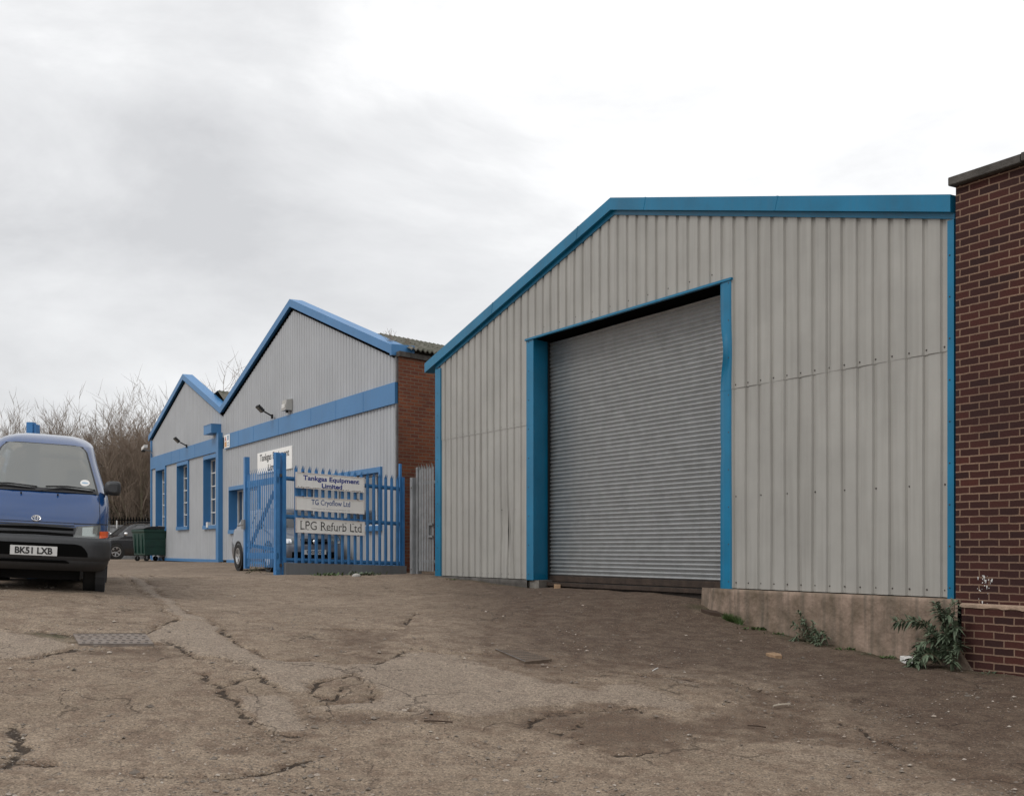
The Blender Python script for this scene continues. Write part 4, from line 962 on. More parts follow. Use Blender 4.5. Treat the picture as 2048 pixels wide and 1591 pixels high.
# ================================================================== VEHICLES
class Body:
    """horizontal outline sections: tables z -> front y, rear y, half width, front radius, rear radius"""
    def __init__(s, tab, bulge=.06): s.t = np.array(tab, float); s.bulge = bulge
    def S(s, z, t, side, off=0):
        g = lambda k: float(np.interp(z, s.t[:, 0], s.t[:, k]))
        yf, yr, hw, rf, rr = g(1), g(2), g(3), g(4), g(5)
        if t <= 1: x = t * (hw - rf); y = yf; nx_, ny_ = 0, -1
        elif t <= 2: a = (t - 1) * math.pi / 2; nx_, ny_ = math.sin(a), -math.cos(a); x = hw - rf + rf * nx_; y = yf + rf + rf * ny_
        elif t <= 3: x = hw; y = yf + rf + (yr - rr - yf - rf) * (t - 2); nx_, ny_ = 1, 0
        elif t <= 4: a = (t - 3) * math.pi / 2; nx_, ny_ = math.cos(a), math.sin(a); x = hw - rr + rr * nx_; y = yr - rr + rr * ny_
        else: x = (5 - t) * (hw - rr); y = yr; nx_, ny_ = 0, 1
        if t < 2.2: y += s.bulge * (x / hw) ** 2
        return (side * (x + nx_ * off), y + ny_ * off, z)
    def tof(s, z, x):                       # front parameter for a lateral distance
        hw = float(np.interp(z, s.t[:, 0], s.t[:, 3])); rf = float(np.interp(z, s.t[:, 0], s.t[:, 4]))
        if x <= hw - rf: return x / (hw - rf)
        return 1 + math.asin(min(1, (x - hw + rf) / rf)) / (math.pi / 2)
    def ty(s, z, y):                        # side parameter for a length position
        g = lambda k: float(np.interp(z, s.t[:, 0], s.t[:, k])); a = g(1) + g(4); b_ = g(2) - g(5); return 2 + (y - a) / (b_ - a)
    def full(s, mb, zs, ts, off=0, skip=None):
        rows = []
        for z in zs:
            rows.append([s.S(z, t, -1, off) for t in ts[::-1]] + [s.S(z, t, 1, off) for t in ts[1:]])
        if not skip: mb.grid(rows); return rows
        i0 = len(mb.v); n = len(rows[0]); tt = [(-1, t) for t in ts[::-1]] + [(1, t) for t in ts[1:]]
        for r in rows: mb.v += r
        for a in range(len(rows) - 1):
            for b_ in range(n - 1):
                if skip((zs[a] + zs[a + 1]) / 2, (tt[b_][1] + tt[b_ + 1][1]) / 2): continue
                mb.f.append((i0 + a * n + b_, i0 + a * n + b_ + 1, i0 + (a + 1) * n + b_ + 1, i0 + (a + 1) * n + b_)); mb.m.append(mb.cur); mb.sm.append(mb.smooth)
        return rows
    def patch(s, mb, z0, z1, t0, t1, side, off, nz=6, nt=12, rim=0):
        """t0/t1 may be functions of z; z0/z1 functions of k in 0..1"""
        rows = []
        for j in range(nz + 1):
            r = []
            for i in range(nt + 1):
                k = i / nt; a = z0(k) if callable(z0) else z0; b_ = z1(k) if callable(z1) else z1; z = a + (b_ - a) * j / nz
                p0 = t0(z) if callable(t0) else t0; p1 = t1(z) if callable(t1) else t1
                r.append(s.S(z, p0 + (p1 - p0) * k, side, off))
            rows.append(r)
        mb.grid(rows); return rows
TS = list(np.linspace(0, 1, 17)) + list(np.linspace(1, 2, 13)[1:]) + list(np.linspace(2, 3, 17)[1:]) + list(np.linspace(3, 4, 7)[1:]) + list(np.linspace(4, 5, 5)[1:])
def wheel(parent, x, y, r, wd, side, spokes=5, name='wheel'):
    ax = (side, 0, 0); c = (x, y, r)
    mb = MB().use('tyre'); mb.smooth = True
    mb.lathe(c, ax, [(-wd, r * .6), (-wd, r * .92), (-wd * .85, r * .985), (-wd * .5, r), (-wd * .1, r * .985), (0, r * .93), (.004, r * .80), (-.01, r * .66), (-.03, r * .62)], 28); mb.smooth = False
    wh_ = mb.build(name, None, parent, local=True)
    mb = MB().use('alloy'); mb.lathe(c, ax, [(-.035, r * .62), (-.005, r * .66), (-.005, r * .60), (-.05, r * .55)], 28); mb.lathe(c, ax, [(-.03, 0.001), (-.025, r * .14), (-.05, r * .16)], 14)
    c = Vector(c)
    for k in range(spokes):
        a = 2 * math.pi * k / spokes + .3; d = Vector((0, math.cos(a), math.sin(a))); e_ = Vector((0, -math.sin(a), math.cos(a))); o_ = Vector((side * -.03, 0, 0)); o2 = Vector((side * -.012, 0, 0))
        mb.face([c + o_ + d * r * .1 + e_ * r * .08, c + o2 + d * r * .6 + e_ * r * .10, c + o2 + d * r * .6 - e_ * r * .10, c + o_ + d * r * .1 - e_ * r * .08])
    mb.build('rim', None, wh_, local=True)
    mb = MB().use('void'); mb.lathe(c, ax, [(-.06, 0.001), (-.06, r * .62)], 20); mb.build('brake_disc', None, wh_, local=True)
    return wh_

# ---- blue van
van = empty('blue_van', (-5.50, 13.35, 0), (0, 0, 0))
hx, hy = -.324, .946
yaw = math.atan2(-hx, hy)
gL = -.47 + E; gR = -.552 + E
van.rotation_euler = (0.0, math.radians(2.7), yaw)
cgx = gh(-5.7, 14.2); van.location = (-5.79, 13.87, E - .55)
BASE[van.name_full] = (0, 0, 0)
tag(van, 'blue van with grey bumper facing the camera, cut off by the left edge', 'van')
VB = Body([(.30, .10, 4.6, .76, .25, .12), (.36, .03, 4.66, .79, .25, .12), (.45, .0, 4.68, .805, .24, .12), (.70, .0, 4.70, .815, .22, .12), (.74, .035, 4.70, .815, .22, .12), (.88, .06, 4.70, .82, .22, .12),
           (1.0, .115, 4.70, .82, .20, .12), (1.12, .20, 4.70, .815, .20, .12), (1.25, .32, 4.69, .80, .20, .12), (1.31, .40, 4.68, .770, .20, .12), (1.5, .58, 4.66, .705, .20, .12), (1.7, .76, 4.63, .64, .20, .13),
           (1.90, .95, 4.6, .590, .20, .15), (1.94, 1.02, 4.58, .575, .2, .2), (1.98, 1.10, 4.56, .545, .2, .2), (2.03, 1.23, 4.5, .475, .2, .3), (2.07, 1.42, 4.3, .39, .2, .3), (2.10, 1.75, 4.0, .27, .2, .2), (2.115, 2.1, 3.8, .10, .08, .08)], .085)
mb = MB().use('van'); mb.smooth = True
zsv = [.42, .5, .6, .7, .74, .8, .88, .94, 1.0, 1.06, 1.12, 1.18, 1.25, 1.31, 1.4, 1.5, 1.6, 1.7, 1.8, 1.9, 1.92, 1.94, 1.96, 1.98, 2.0, 2.03, 2.05, 2.07, 2.085, 2.10, 2.115]
edge = lambda z: .672 - .20 * max(0, (z - 1.26)) / .64 - .05 * max(0, (z - 1.82) / .08) ** 2
def van_open(z, t):
    if 1.31 < z < 1.9 and t < 2: return t < VB.tof(z, edge(z) - .012)
    if 1.35 < z < 1.8 and 2.25 < t < 2.5: return True
    return 1.35 < z < 1.99 and t > 4.1
rw = VB.full(mb, zsv, TS, skip=van_open); mb.face(rw[-1]); mb.smooth = False
mb.use('black'); mb.box(lambda a, b_, c: (a, b_, c), -.50, .50, .9, 4.5, .17, .43); mb.box(lambda a, b_, c: (a, b_, c), -.74, .74, .35, 4.5, .40, .48)
body = mb.build('body', None, van, local=True)
# bumper
mb = MB().use('plastic'); mb.smooth = True
def bmp(z): return .055 if .48 < z < .68 else (.045 if z < .48 else .02)
rows = []
for z in (.30, .33, .38, .42, .435, .445, .49, .60, .66, .70, .715):
    o_ = {.30: -.01, .33: .03, .38: .045, .42: .05, .435: .045, .445: .06, .49: .062, .60: .060, .66: .055, .70: .035, .715: .0}[z]
    ts = list(np.linspace(0, 1, 9)) + list(np.linspace(1, 2, 9)[1:]) + [2.02, 2.06]
    rows.append([VB.S(z, t, -1, o_) for t in ts[::-1]] + [VB.S(z, t, 1, o_) for t in ts[1:]])
mb.grid(rows); mb.smooth = False; bump_ = mb.build('bumper', None, van, local=True)
mb = MB().use('void')
zi0 = lambda k: .475 + .0 * k
for sd in (-1, 1): VB.patch(mb, zi0, lambda k: .628 - .06 * max(0, (k - .72) / .28) ** 2 - .05 * max(0, (k - .9) / .1), 0, lambda z: VB.tof(z, .60), sd, .067, 4, 16)
mb.build('air_intake', None, bump_, local=True)
mb = MB().use('void')
for sd in (-1, 1): VB.patch(mb, .392, lambda k: .425 - .02 * max(0, (k - .9) / .1), 0, lambda z: VB.tof(z, .40), sd, .056, 2, 10)
mb.build('lower_slot', None, bump_, local=True)
# grille
mb = MB().use('plastic')
for sd in (-1, 1):
    mb.use('plastic'); VB.patch(mb, .705, lambda k: .862 - .03 * k, 0, lambda z: VB.tof(z, .455), sd, .004, 3, 10)
    mb.use('void')
    for z_ in (.722, .790): VB.patch(mb, z_, lambda k, z_=z_: z_ + .042 - .012 * k, 0, lambda z: VB.tof(z, .43), sd, .007, 1, 10)
    mb.use('plastic')
    for z_ in (.752, .835): VB.patch(mb, z_ + .012, lambda k, z_=z_: z_ + .024, 0, lambda z: VB.tof(z, .44), sd, .014, 1, 10)
mb.build('grille', None, van, local=True)
for sd in (-1, 1):
    mb = MB().use('lens'); VB.patch(mb, .712, lambda k: .845 + .035 * math.sin(k * 1.5), lambda z: VB.tof(z, .445 + (.885 - z) * -.10 + .05 * (z - .71) / .16), lambda z: VB.tof(z, .735), sd, .010, 5, 12)
    hl = mb.build('headlight', None, van, local=True)
    mb = MB().use('lens_b'); VB.patch(mb, .712, lambda k: .845 + .035 * math.sin(k * 1.5), lambda z: VB.tof(z, .455), lambda z: VB.tof(z, .735), sd, .005, 5, 12); mb.build('lamp_bowl', None, hl, local=True)
    mb = MB().use('chrome'); VB.patch(mb, .735, lambda k: .84 + .02 * k, lambda z: VB.tof(z, .53), lambda z: VB.tof(z, .70), sd, .007, 4, 8); mb.build('reflector', None, hl, local=True)
    mb = MB().use('orange'); VB.patch(mb, lambda k: .715 + .02 * k, lambda k: .80 + .012 * k, lambda z: VB.tof(z, .722), lambda z: 2.03, sd, .016, 3, 10); mb.build('indicator', None, van, local=True)
    mb = MB().use('seal'); VB.patch(mb, lambda k: .875 + .012 * math.sin(k * 2), lambda k: .884 + .012 * math.sin(k * 2), lambda z: VB.tof(z, .43), lambda z: 1.98, sd, .004, 1, 14); mb.build('panel_gap', None, van, local=True)
# bonnet shut line
mb = MB().use('seal')
for sd in (-1, 1):
    pts = [VB.S(z, VB.tof(z, x), sd, .003) for z, x in ((.89, .725), (1.0, .722), (1.1, .712), (1.2, .70), (1.27, .69))]; mb.tube(pts, .004, 4)
    mb.tube([VB.S(.885 - .022 * max(0, 1 - x / .4)*0 , VB.tof(.885, x), sd, .003) for x in np.linspace(0, .72, 8)], .004, 4)
mb.build('bonnet_gap', None, van, local=True)
# windscreen with seal, cowl, wipers
rect = lambda k, p: (1 - abs(2 * k - 1) ** p)
mb = MB().use('seal')
for sd in (-1, 1):
    VB.patch(mb, 1.262, 1.325, 0, lambda z: VB.tof(z, edge(z) + .022), sd, .006, 2, 16)
    VB.patch(mb, lambda k: 1.893 - .05 * max(0, (k - .8) / .2) ** 2, lambda k: 1.912 - .04 * max(0, (k - .8) / .2) ** 2, 0, lambda z: VB.tof(z, edge(min(z, 1.9)) + .01), sd, .006, 1, 16)
    VB.patch(mb, 1.27, 1.905, lambda z: VB.tof(z, edge(z) - .028), lambda z: VB.tof(z, edge(z) + .022), sd, .006, 16, 2)
sl_ = mb.build('windscreen_seal', None, van, local=True)
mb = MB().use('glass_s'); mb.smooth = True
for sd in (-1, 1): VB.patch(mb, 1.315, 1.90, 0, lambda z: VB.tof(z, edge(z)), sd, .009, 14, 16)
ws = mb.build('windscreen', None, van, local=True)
mb = MB().use('paper'); 
p0 = Vector(VB.S(1.41, VB.tof(1.41, .52), 1, .012)); ring = []
for i in range(16):
    a = 2 * math.pi * i / 16; z_ = 1.41 + .042 * math.sin(a); x_ = .52 + .056 * math.cos(a); ring.append(VB.S(z_, VB.tof(z_, x_), 1, .012))
mb.face(ring); mb.use('pblue'); mb.face([VB.S(1.41 + .012 * math.sin(a), VB.tof(1.41, .52 + .04 * math.cos(a)), 1, .014) for a in np.linspace(0, 2 * math.pi, 12, endpoint=False)])
mb.build('windscreen_sticker', None, van, local=True)
mb = MB().use('seal'); 
for x0, x1 in ((-.66, -.05), (.02, .62)):
    pts = [Vector(VB.S(z, VB.tof(z, abs(x)), 1 if x >= 0 else -1, .03)) for z, x in ((1.275, x0), (1.325, x0 * .6 + x1 * .4), (1.30, x1))]
    mb.tube(pts, .010, 5); q = [p + Vector((0, -.005, .02)) for p in pts]; mb.tube([Vector(VB.S(z, VB.tof(z, abs(x)), 1 if x >= 0 else -1, .02)) for z, x in ((1.335, x0 + .05), (1.35, (x0 + x1) / 2), (1.325, x1 + .02))], .009, 4)
mb.tube([VB.S(1.272, VB.tof(1.272, abs(x)), 1 if x >= 0 else -1, .02) for x in (-.66, -.3, .0, .3, .66)], .012, 5)
mb.build('wipers', None, van, local=True)
mb = MB().use('black')
for x in (-.20, .22): p = VB.S(1.225, VB.tof(1.225, abs(x)), 1 if x > 0 else -1, .006); mb.tube([p, (p[0], p[1] - .02, p[2] + .015)], .010, 6)
mb.build('washer_jets', None, van, local=True)
# emblem of three ovals
mb = MB().use('chrome')
def oval(cx_, cz_, rx, rz, r=.0045, n=20):
    pts = []
    for i in range(n + 1):
        a = 2 * math.pi * i / n; x = cx_ + rx * math.cos(a); z = cz_ + rz * math.sin(a); pts.append(Vector(VB.S(z, VB.tof(z, abs(x)), 1 if x >= 0 else -1, .012)))
    mb.tube(pts, r, 5, cap=False)
oval(0, .925, .050, .033); oval(0, .925, .016, .032, .0035); oval(0, .938, .034, .012, .0035)
mb.build('front_emblem', None, van, local=True)
# number plate
mb = MB().use('plate'); P0 = lambda x, z, o: (x, -.075 - o, z)
mb.box(lambda a, b_, c: (a, b_, c), -.262, .262, -.078, -.062, .475, .588); pl = mb.build('number_plate', None, van, local=True)
Tp = lambda x, y, o: (-.262 + .524 * x, -.078 - o, .475 + .113 * y)
lettering(pl, 'lettering', 'BK51 LXB', 'inkblack', Tp, .10, .90, .14, .86, off=.003, bold=.034, local=True)
# mirrors
for sd in (-1, 1):
    mb = MB().use('plastic'); mb.smooth = True; rows = []
    cx_, cy_, cz_ = sd * .855, .46, 1.36
    for j, (dy, sc) in enumerate(((-.085, .55), (-.07, .82), (-.03, .97), (.02, 1.0), (.045, .97))):
        r = []
        for i in range(20):
            a = 2 * math.pi * i / 20; ca, sa_ = math.cos(a), math.sin(a); r.append((cx_ + .098 * sc * math.copysign(abs(ca) ** .55, ca), cy_ + dy, cz_ + (.092 + .012 * ca * sd) * sc * math.copysign(abs(sa_) ** .55, sa_)))
        rows.append(r)
    mb.grid(rows, True); mb.face(rows[0][::-1]); mb.smooth = False; mb.use('glass'); mb.face(rows[-1])
    mb.use('plastic'); mb.hexa([(sd * .76, .44, 1.27), (sd * .80, .46, 1.27), (sd * .80, .53, 1.27), (sd * .76, .55, 1.27), (sd * .74, .46, 1.36), (sd * .80, .46, 1.34), (sd * .80, .53, 1.34), (sd * .74, .56, 1.36)])
    mb.build('mirror', None, van, local=True)
    mb = MB().use('glass_t'); VB.patch(mb, 1.30, lambda k: 1.80, lambda z: VB.ty(z, 1.0 + (z - 1.3) * .7), lambda z: VB.ty(z, 2.0), sd, .006, 8, 8); mb.build('side_window', None, van, local=True)
    for y_ in (.86, 3.5): wheel(van, sd * .765, y_, .325, .215, sd, 6)
    for y_ in (.86, 3.5): mb = MB().use('plastic'); mb.lathe((sd * .80, y_, .33), (sd, 0, 0), [(-.1, .40), (.015, .40), (.015, .36), (-.1, .345)], 24); mb.build('wheel_arch', None, van, local=True)
mb = MB().use('glass_t')
for sd in (-1, 1): VB.patch(mb, 1.33, 1.99, 4.1, 5, sd, .006, 4, 4)
mb.build('rear_window', None, van, local=True)
# seats seen through the screen
for x in (-.38, .38):
    mb = MB().use('plastic'); mb.box(lambda a, b_, c: (x + a, 1.75 + b_, c), -.24, .24, 0, .12, .8, 1.42); mb.box(lambda a, b_, c: (x + a, 1.78 + b_, c), -.13, .13, 0, .09, 1.45, 1.64); mb.build('seat', None, van, local=True)
mb = MB().use('black'); mb.tube([(.38 + .18 * math.cos(a), 1.12 + .09 * math.sin(a), 1.33 + .15 * math.sin(a)) for a in np.linspace(0, 6.283, 18)], .014, 5); mb.build('steering_wheel', None, van, local=True)
mb = MB().use('plastic'); mb.box(lambda a, b_, c: (a, b_, c), -.66, .66, .62, 1.05, 1.1, 1.24); mb.build('dashboard', None, van, local=True)

# ---- small hatchback behind the gate
def make_car(name, loc, hd, lowm, L_, W_, H_, label, cat, plate=None, rr=.31, rack=False, nose=.78, group=None, alloys=5):
    r = empty(name, loc, (0, 0, math.atan2(hd[1], hd[0]) + math.pi / 2)); BASE[r.name_full] = (0, 0, 0); tag(r, label, cat)
    hw = W_ / 2
    LB = Body([(.18, .10, L_ - .12, hw - .08, .3, .25), (.26, .02, L_ - .03, hw - .02, .35, .25), (.45, 0, L_, hw, .38, .25), (nose - .12, .04, L_, hw, .40, .25), (nose - .02, .16, L_ - .02, hw - .02, .42, .25), (nose + .06, .45, L_ - .03, hw - .03, .42, .25),
               (nose + .16, .95, L_ - .05, hw - .04, .3, .25), (nose + .20, 1.05, L_ - .06, hw - .06, .3, .25)], .16)
    mb = MB().use(lowm); mb.smooth = True; rw = LB.full(mb, [.18, .22, .26, .36, .45, nose - .12, nose - .06, nose - .02, nose + .02, nose + .06, nose + .10, nose + .16, nose + .2], TS); mb.face(rw[-1])
    zb = nose + .16
    CB = Body([(zb, .95, L_ - .10, hw - .06, .3, .25), (zb + .15, 1.18, L_ - .22, hw - .10, .28, .25), (H_ - .18, 1.58, L_ - .50, hw - .18, .25, .25), (H_ - .06, 1.78, L_ - .66, hw - .24, .25, .3), (H_ - .01, 2.0, L_ - .9, hw - .36, .22, .3), (H_, 2.25, L_ - 1.2, hw - .5, .1, .2)], .12)
    rw = CB.full(mb, [zb, zb + .08, zb + .15, zb + .3, H_ - .18, H_ - .10, H_ - .06, H_ - .03, H_ - .01, H_], TS); mb.face(rw[-1]); mb.smooth = False
    mb.build('body', None, r, local=True)
    mb = MB().use('glass')
    for sd in (-1, 1): CB.patch(mb, zb + .04, H_ - .12, 0, 1.25, sd, .006, 6, 8)
    mb.build('windscreen', None, r, local=True)
    for sd in (-1, 1):
        mb = MB().use('glass')
        for y0, y1 in ((1.55, 2.35), (2.43, L_ - .75)): CB.patch(mb, zb + .05, H_ - .13, lambda z, y0=y0: CB.ty(z, y0 + (.35 * (z - zb) if y0 < 2 else 0)), lambda z, y1=y1: CB.ty(z, y1 - (.3 * (z - zb) if y1 > 2.5 else 0)), sd, .008, 5, 6)
        mb.build('side_window', None, r, local=True)
        mb = MB().use('lens'); LB.patch(mb, nose - .20, lambda k: nose - .05 - .02 * k, lambda z: LB.tof(z, hw * .50), lambda z: 1.85, sd, .01, 4, 8); h_ = mb.build('headlight', None, r, local=True)
        mb = MB().use('chrome'); LB.patch(mb, nose - .18, nose - .08, lambda z: LB.tof(z, hw * .62), lambda z: LB.tof(z, hw * .8), sd, .013, 3, 5); mb.build('reflector', None, h_, local=True)
        mb = MB().use('chrome' if rack else lowm); mb.smooth = True; mb.lathe((sd * (hw + .05), 1.30, zb + .08), (0, 1, 0), [(-.08, .02), (-.06, .07), (0, .09), (.05, .085)], 10); mb.smooth = False; mb.build('mirror', None, r, local=True)
        for y_ in (.82, L_ - .80):
            wheel(r, sd * (hw + .02), y_, rr, .2, sd, alloys)
        for y_ in (.82, L_ - .80): mb = MB().use('black'); mb.lathe((sd * (hw - .08), y_, rr), (sd, 0, 0), [(.02, .01), (.06, rr * .9), (.088, rr + .02), (.088, rr + .07), (0, rr + .07)], 24); mb.build('wheel_arch', None, r, local=True)
    mb = MB().use('void')
    for sd in (-1, 1): LB.patch(mb, .24, .42, 0, lambda z: LB.tof(z, hw * .62), sd, .012, 2, 8); LB.patch(mb, nose - .20, nose - .08, 0, lambda z: LB.tof(z, hw * .38), sd, .012, 2, 6)
    mb.build('grille', None, r, local=True)
    mb = MB().use('chrome'); mb.smooth = True; mb.lathe((0, -.0, nose - .15), (0, -1, 0), [(0, .055), (.035, .05), (.04, .001)], 14); mb.build('front_emblem', None, r, local=True)
    if plate:
        mb = MB().use('plate'); mb.box(lambda a, b_, c: (a, b_, c), -.26, .26, -.035, -.01, .36, .47); p_ = mb.build('number_plate', None, r, local=True)
        lettering(p_, 'lettering', plate, 'inkblack', lambda x, y, o: (-.26 + .52 * x, -.035 - o, .36 + .11 * y), .1, .9, .15, .85, off=.004, bold=.02, local=True)
    if rack:
        for sd in (-1, 1):
            mb = MB().use('black'); mb.tube([(sd * (hw - .22), 1.9, H_ - .02), (sd * (hw - .22), 2.05, H_ + .07), (sd * (hw - .22), L_ - 1.2, H_ + .07), (sd * (hw - .22), L_ - 1.0, H_ - .02)], .03, 6); mb.build('roof_rail', None, r, local=True)
    return r
hdv = Vector((.49, -.87, 0)).normalized()
# front centre of the car
cfx, cfy = (630 - CX) / F * 26.6, 26.6
make_car('parked_car', (cfx, cfy, gh(cfx, cfy + 2) + .0), hdv, 'navy', 4.1, 1.70, 1.50, 'grey blue hatchback parked behind the blue gate and signboards', 'car', 'PO05 EOD', nose=.80)
hd2 = Vector((-.75, -.66, 0)).normalized()
wx_, wy_ = (233 - CX) / F * 58, 58
lat = Vector((-hd2.y, hd2.x, 0)); lat = lat if lat.y < 0 else -lat
fc = Vector((wx_, wy_, 0)) - lat * .9 + hd2 * .85
make_car('black_pickup', (fc.x, fc.y, gh(fc.x, fc.y)), hd2, 'blackcar', 4.9, 1.85, 1.84, 'black off-road vehicle with roof rails parked beyond the green bin', 'car', None, rr=.38, rack=True, nose=1.04, alloys=6)

# ---- wheelie bins
def bin4(px, Y, wd, dp, ht, hd, label, sheetp):
    x0, y0 = (px - CX) / F * Y, Y; g = gh(x0, y0); r = empty('wheeled_bin', (x0, y0, g), (0, 0, hd)); BASE[r.name_full] = (0, 0, 0); tag(r, label, 'bin')
    mb = MB().use('bin'); rows = []
    for z, k in ((.22, .86), (.24, .90), (.55, .93), (.56, .945), (.85, .96), (.86, .975), (ht - .16, 1.0), (ht - .10, 1.06), (ht - .02, 1.06)):
        rows.append([(sx * wd / 2 * k, sy * dp / 2 * k, z) for sx, sy in ((-1, -1), (-.33, -1.0), (.33, -1.0), (1, -1), (1, 1), (-1, 1))])
    mb.grid(rows, True); mb.face(rows[0][::-1])
    for x in (-.3, 0, .3): mb.box(lambda a, b_, c: (x * wd + a, b_, c), -.02, .02, -dp / 2 * 1.03, -dp / 2 * .85, .3, ht - .2)
    mb.build('body', None, r, local=True)
    mb = MB().use('binlid'); mb.smooth = True; rows = []
    for k in np.linspace(0, 1, 9):
        zz = ht + .10 * math.sin(math.pi * k) ** .6; rows.append([(-wd / 2 * 1.08, (k - .5) * dp * 1.1, zz), (wd / 2 * 1.08, (k - .5) * dp * 1.1, zz)])
    mb.grid(rows); mb.smooth = False
    mb.face([q[0] for q in rows]); mb.face([q[1] for q in rows][::-1]); mb.build('lid', None, r, local=True)
    for sx in (-1, 1):
        for sy in (-1, 1):
            mb = MB().use('black'); mb.lathe((sx * wd * .38 - .025, sy * dp * .36, .10), (1, 0, 0), [(0, .02), (0, .10), (.05, .10), (.05, .02)], 14)
            mb.use('galv2'); mb.lathe((sx * wd * .38 - .03, sy * dp * .36, .10), (1, 0, 0), [(0, .001), (0, .045)], 10); mb.use('galv2'); mb.box(lambda a, b_, c: (sx * wd * .38 + a, sy * dp * .36 + b_, c), .03, .045, -.02, .02, .08, .24); mb.build('castor', None, r, local=True)
    if sheetp:
        mb = MB().use('paper'); mb.box(lambda a, b_, c: (a, b_, c), -wd / 2 - .012, -wd / 2 * .97, -.32, .10, .72, 1.02); mb.build('notice', None, r, local=True)
    return r
bin4(302, 44.6, 1.28, 1.0, 1.24, math.radians(-52), 'big dark green four-wheeled waste bin at the far factory corner', True)

# ================================================================== BACKDROP: wall, fence, trees
bw0, bw1 = Vector((-40, 63, 0)), Vector((-12, 60, 0)); BW = Frame.__new__(Frame); BW.o = bw0; BW.u = (bw1 - bw0).normalized(); BW.n = Vector((BW.u.y, -BW.u.x, 0)); BL = (bw1 - bw0).length
if BW.n.y > 0: BW.n = -BW.n
mb = MB().use('dwarf2' if 'dwarf2' in M else 'galv2'); mb.box(BW.P, 0, BL, -.2, 0, E - .9, E + 1.18); mb.box(BW.P, 0, BL, -.25, .05, E + 1.18, E + 1.26)
o = mb.build('boundary_wall', None, None, loc=BW.P(BL / 2, 0, E - .6)); tag(o, 'long pale grey boundary wall behind the parked black vehicle', 'wall')
mb = MB().use('void')
for i in range(int(BL / .16)): s = i * .16; mb.face([BW.P(s, -.1, E + 1.2), BW.P(s + .08, -.1, E + 1.2), BW.P(s + .08, -.1, E + 1.62), BW.P(s + .04, -.1, E + 1.72), BW.P(s, -.1, E + 1.62)])
mb.box(BW.P, 0, BL, -.14, -.11, E + 1.5, E + 1.55)
o = mb.build('boundary_fence', None, None, loc=BW.P(BL / 2, 0, E + 1.2)); tag(o, 'dark palisade fence on top of the far boundary wall', 'fence')
p_ = Vector(((233.5 - CX) / F * 60.8, 60.8, 0)); mb = MB().use('white'); mb.tube([(p_.x, p_.y, E + 1.1), (p_.x, p_.y, E + 1.5)], .035, 8)
o = mb.build('marker_post', None, None, loc=(p_.x, p_.y, E + 1.1)); tag(o, 'thin white post in front of the far dark fence', 'post')

def make_tree(seed, H, spread, stems=6, dens=1.0):
    rr_ = random.Random(seed); T_ = MB().use('bark'); K_ = MB().use('wood_bark')
    def seg(mb, p, q, r0, r1):
        d = (q - p).normalized(); a = d.orthogonal().normalized(); b_ = d.cross(a); i = len(mb.v)
        for c_, r in ((p, r0), (q, r1)):
            for k in range(3): an = 2.094 * k; mb.v.append(tuple(c_ + (a * math.cos(an) + b_ * math.sin(an)) * r))
        for k in range(3): mb.f.append((i + k, i + (k + 1) % 3, i + 3 + (k + 1) % 3, i + 3 + k)); mb.m.append(0); mb.sm.append(True)
    def grow(p, d, L_, r, lv):
        n = 4 if lv < 2 else 3; mb = T_ if lv < 1 else K_; pos = [p]
        for i in range(n):
            d = (d + Vector((rr_.gauss(0, .10), rr_.gauss(0, .10), .06 + rr_.gauss(0, .05)))).normalized(); q = p + d * (L_ / n)
            seg(mb, p, q, r * (1 - .75 * i / n), r * (1 - .75 * (i + 1) / n)); p = q; pos.append((p, d, r * (1 - .75 * (i + 1) / n)))
        if lv >= 3: return
        nb = [9, 8, 6][lv]; nb = int(nb * dens)
        for k in range(nb):
            f = rr_.uniform(.22, 1.0); i = min(n, max(1, int(f * n + .5))); q, dd, r_ = pos[i]
            if i > 0:
                p_ = pos[i - 1] if not isinstance(pos[i - 1], tuple) else pos[i - 1][0]; q = p_ + (q - p_) * rr_.random()
            an = rr_.uniform(0, 6.283); sp = rr_.uniform(.35, .8); side = dd.orthogonal().normalized(); side = (Matrix.Rotation(an, 3, dd) @ side)
            nd = (dd + side * sp).normalized(); nd.z = max(nd.z, .12)
            grow(q, nd.normalized(), L_ * rr_.uniform(.36, .58), max(.011, r_ * .62), lv + 1)
    for s_ in range(stems):
        a = 6.283 * s_ / stems + rr_.uniform(-.4, .4); d = Vector((math.cos(a) * spread * rr_.uniform(.4, 1), math.sin(a) * spread * rr_.uniform(.4, 1), 1)).normalized()
        grow(Vector((math.cos(a) * .2, math.sin(a) * .2, 0)), d, H * rr_.uniform(.66, .86), .075, 0)
    return T_, K_
protos = []
for k, (sd_, H, sp, st) in enumerate(((1, 9.6, .30, 6), (2, 9.0, .42, 6), (3, 9.2, .24, 7))):
    T_, K_ = make_tree(sd_, H, sp, st)
    r = empty('bare_tree', (0, 0, 0)); T_.build('trunk', None, r, local=True); K_.build('crown', None, r, local=True); protos.append(r)
spots = []
rt = random.Random(12)
for px, Y, sc in ((-60, 68, 1.0), (0, 66, .98), (40, 71, 1.07), (75, 67, .95), (118, 70, .84), (150, 66, .90), (175, 73, .90), (205, 66, .92), (228, 71, 1.0), (252, 67, .97), (275, 72, 1.0), (298, 66, .93), (318, 70, 1.02), (345, 74, 1.05), (-30, 75, 1.0), (100, 76, .9), (190, 78, .98), (262, 79, 1.05), (490, 92, 1.55), (-10, 63.5, .86), (60, 64, .9), (285, 63.5, .86)):
    spots.append((px, Y, sc))
used_ = [False] * 3
lab_tree = {0: None}
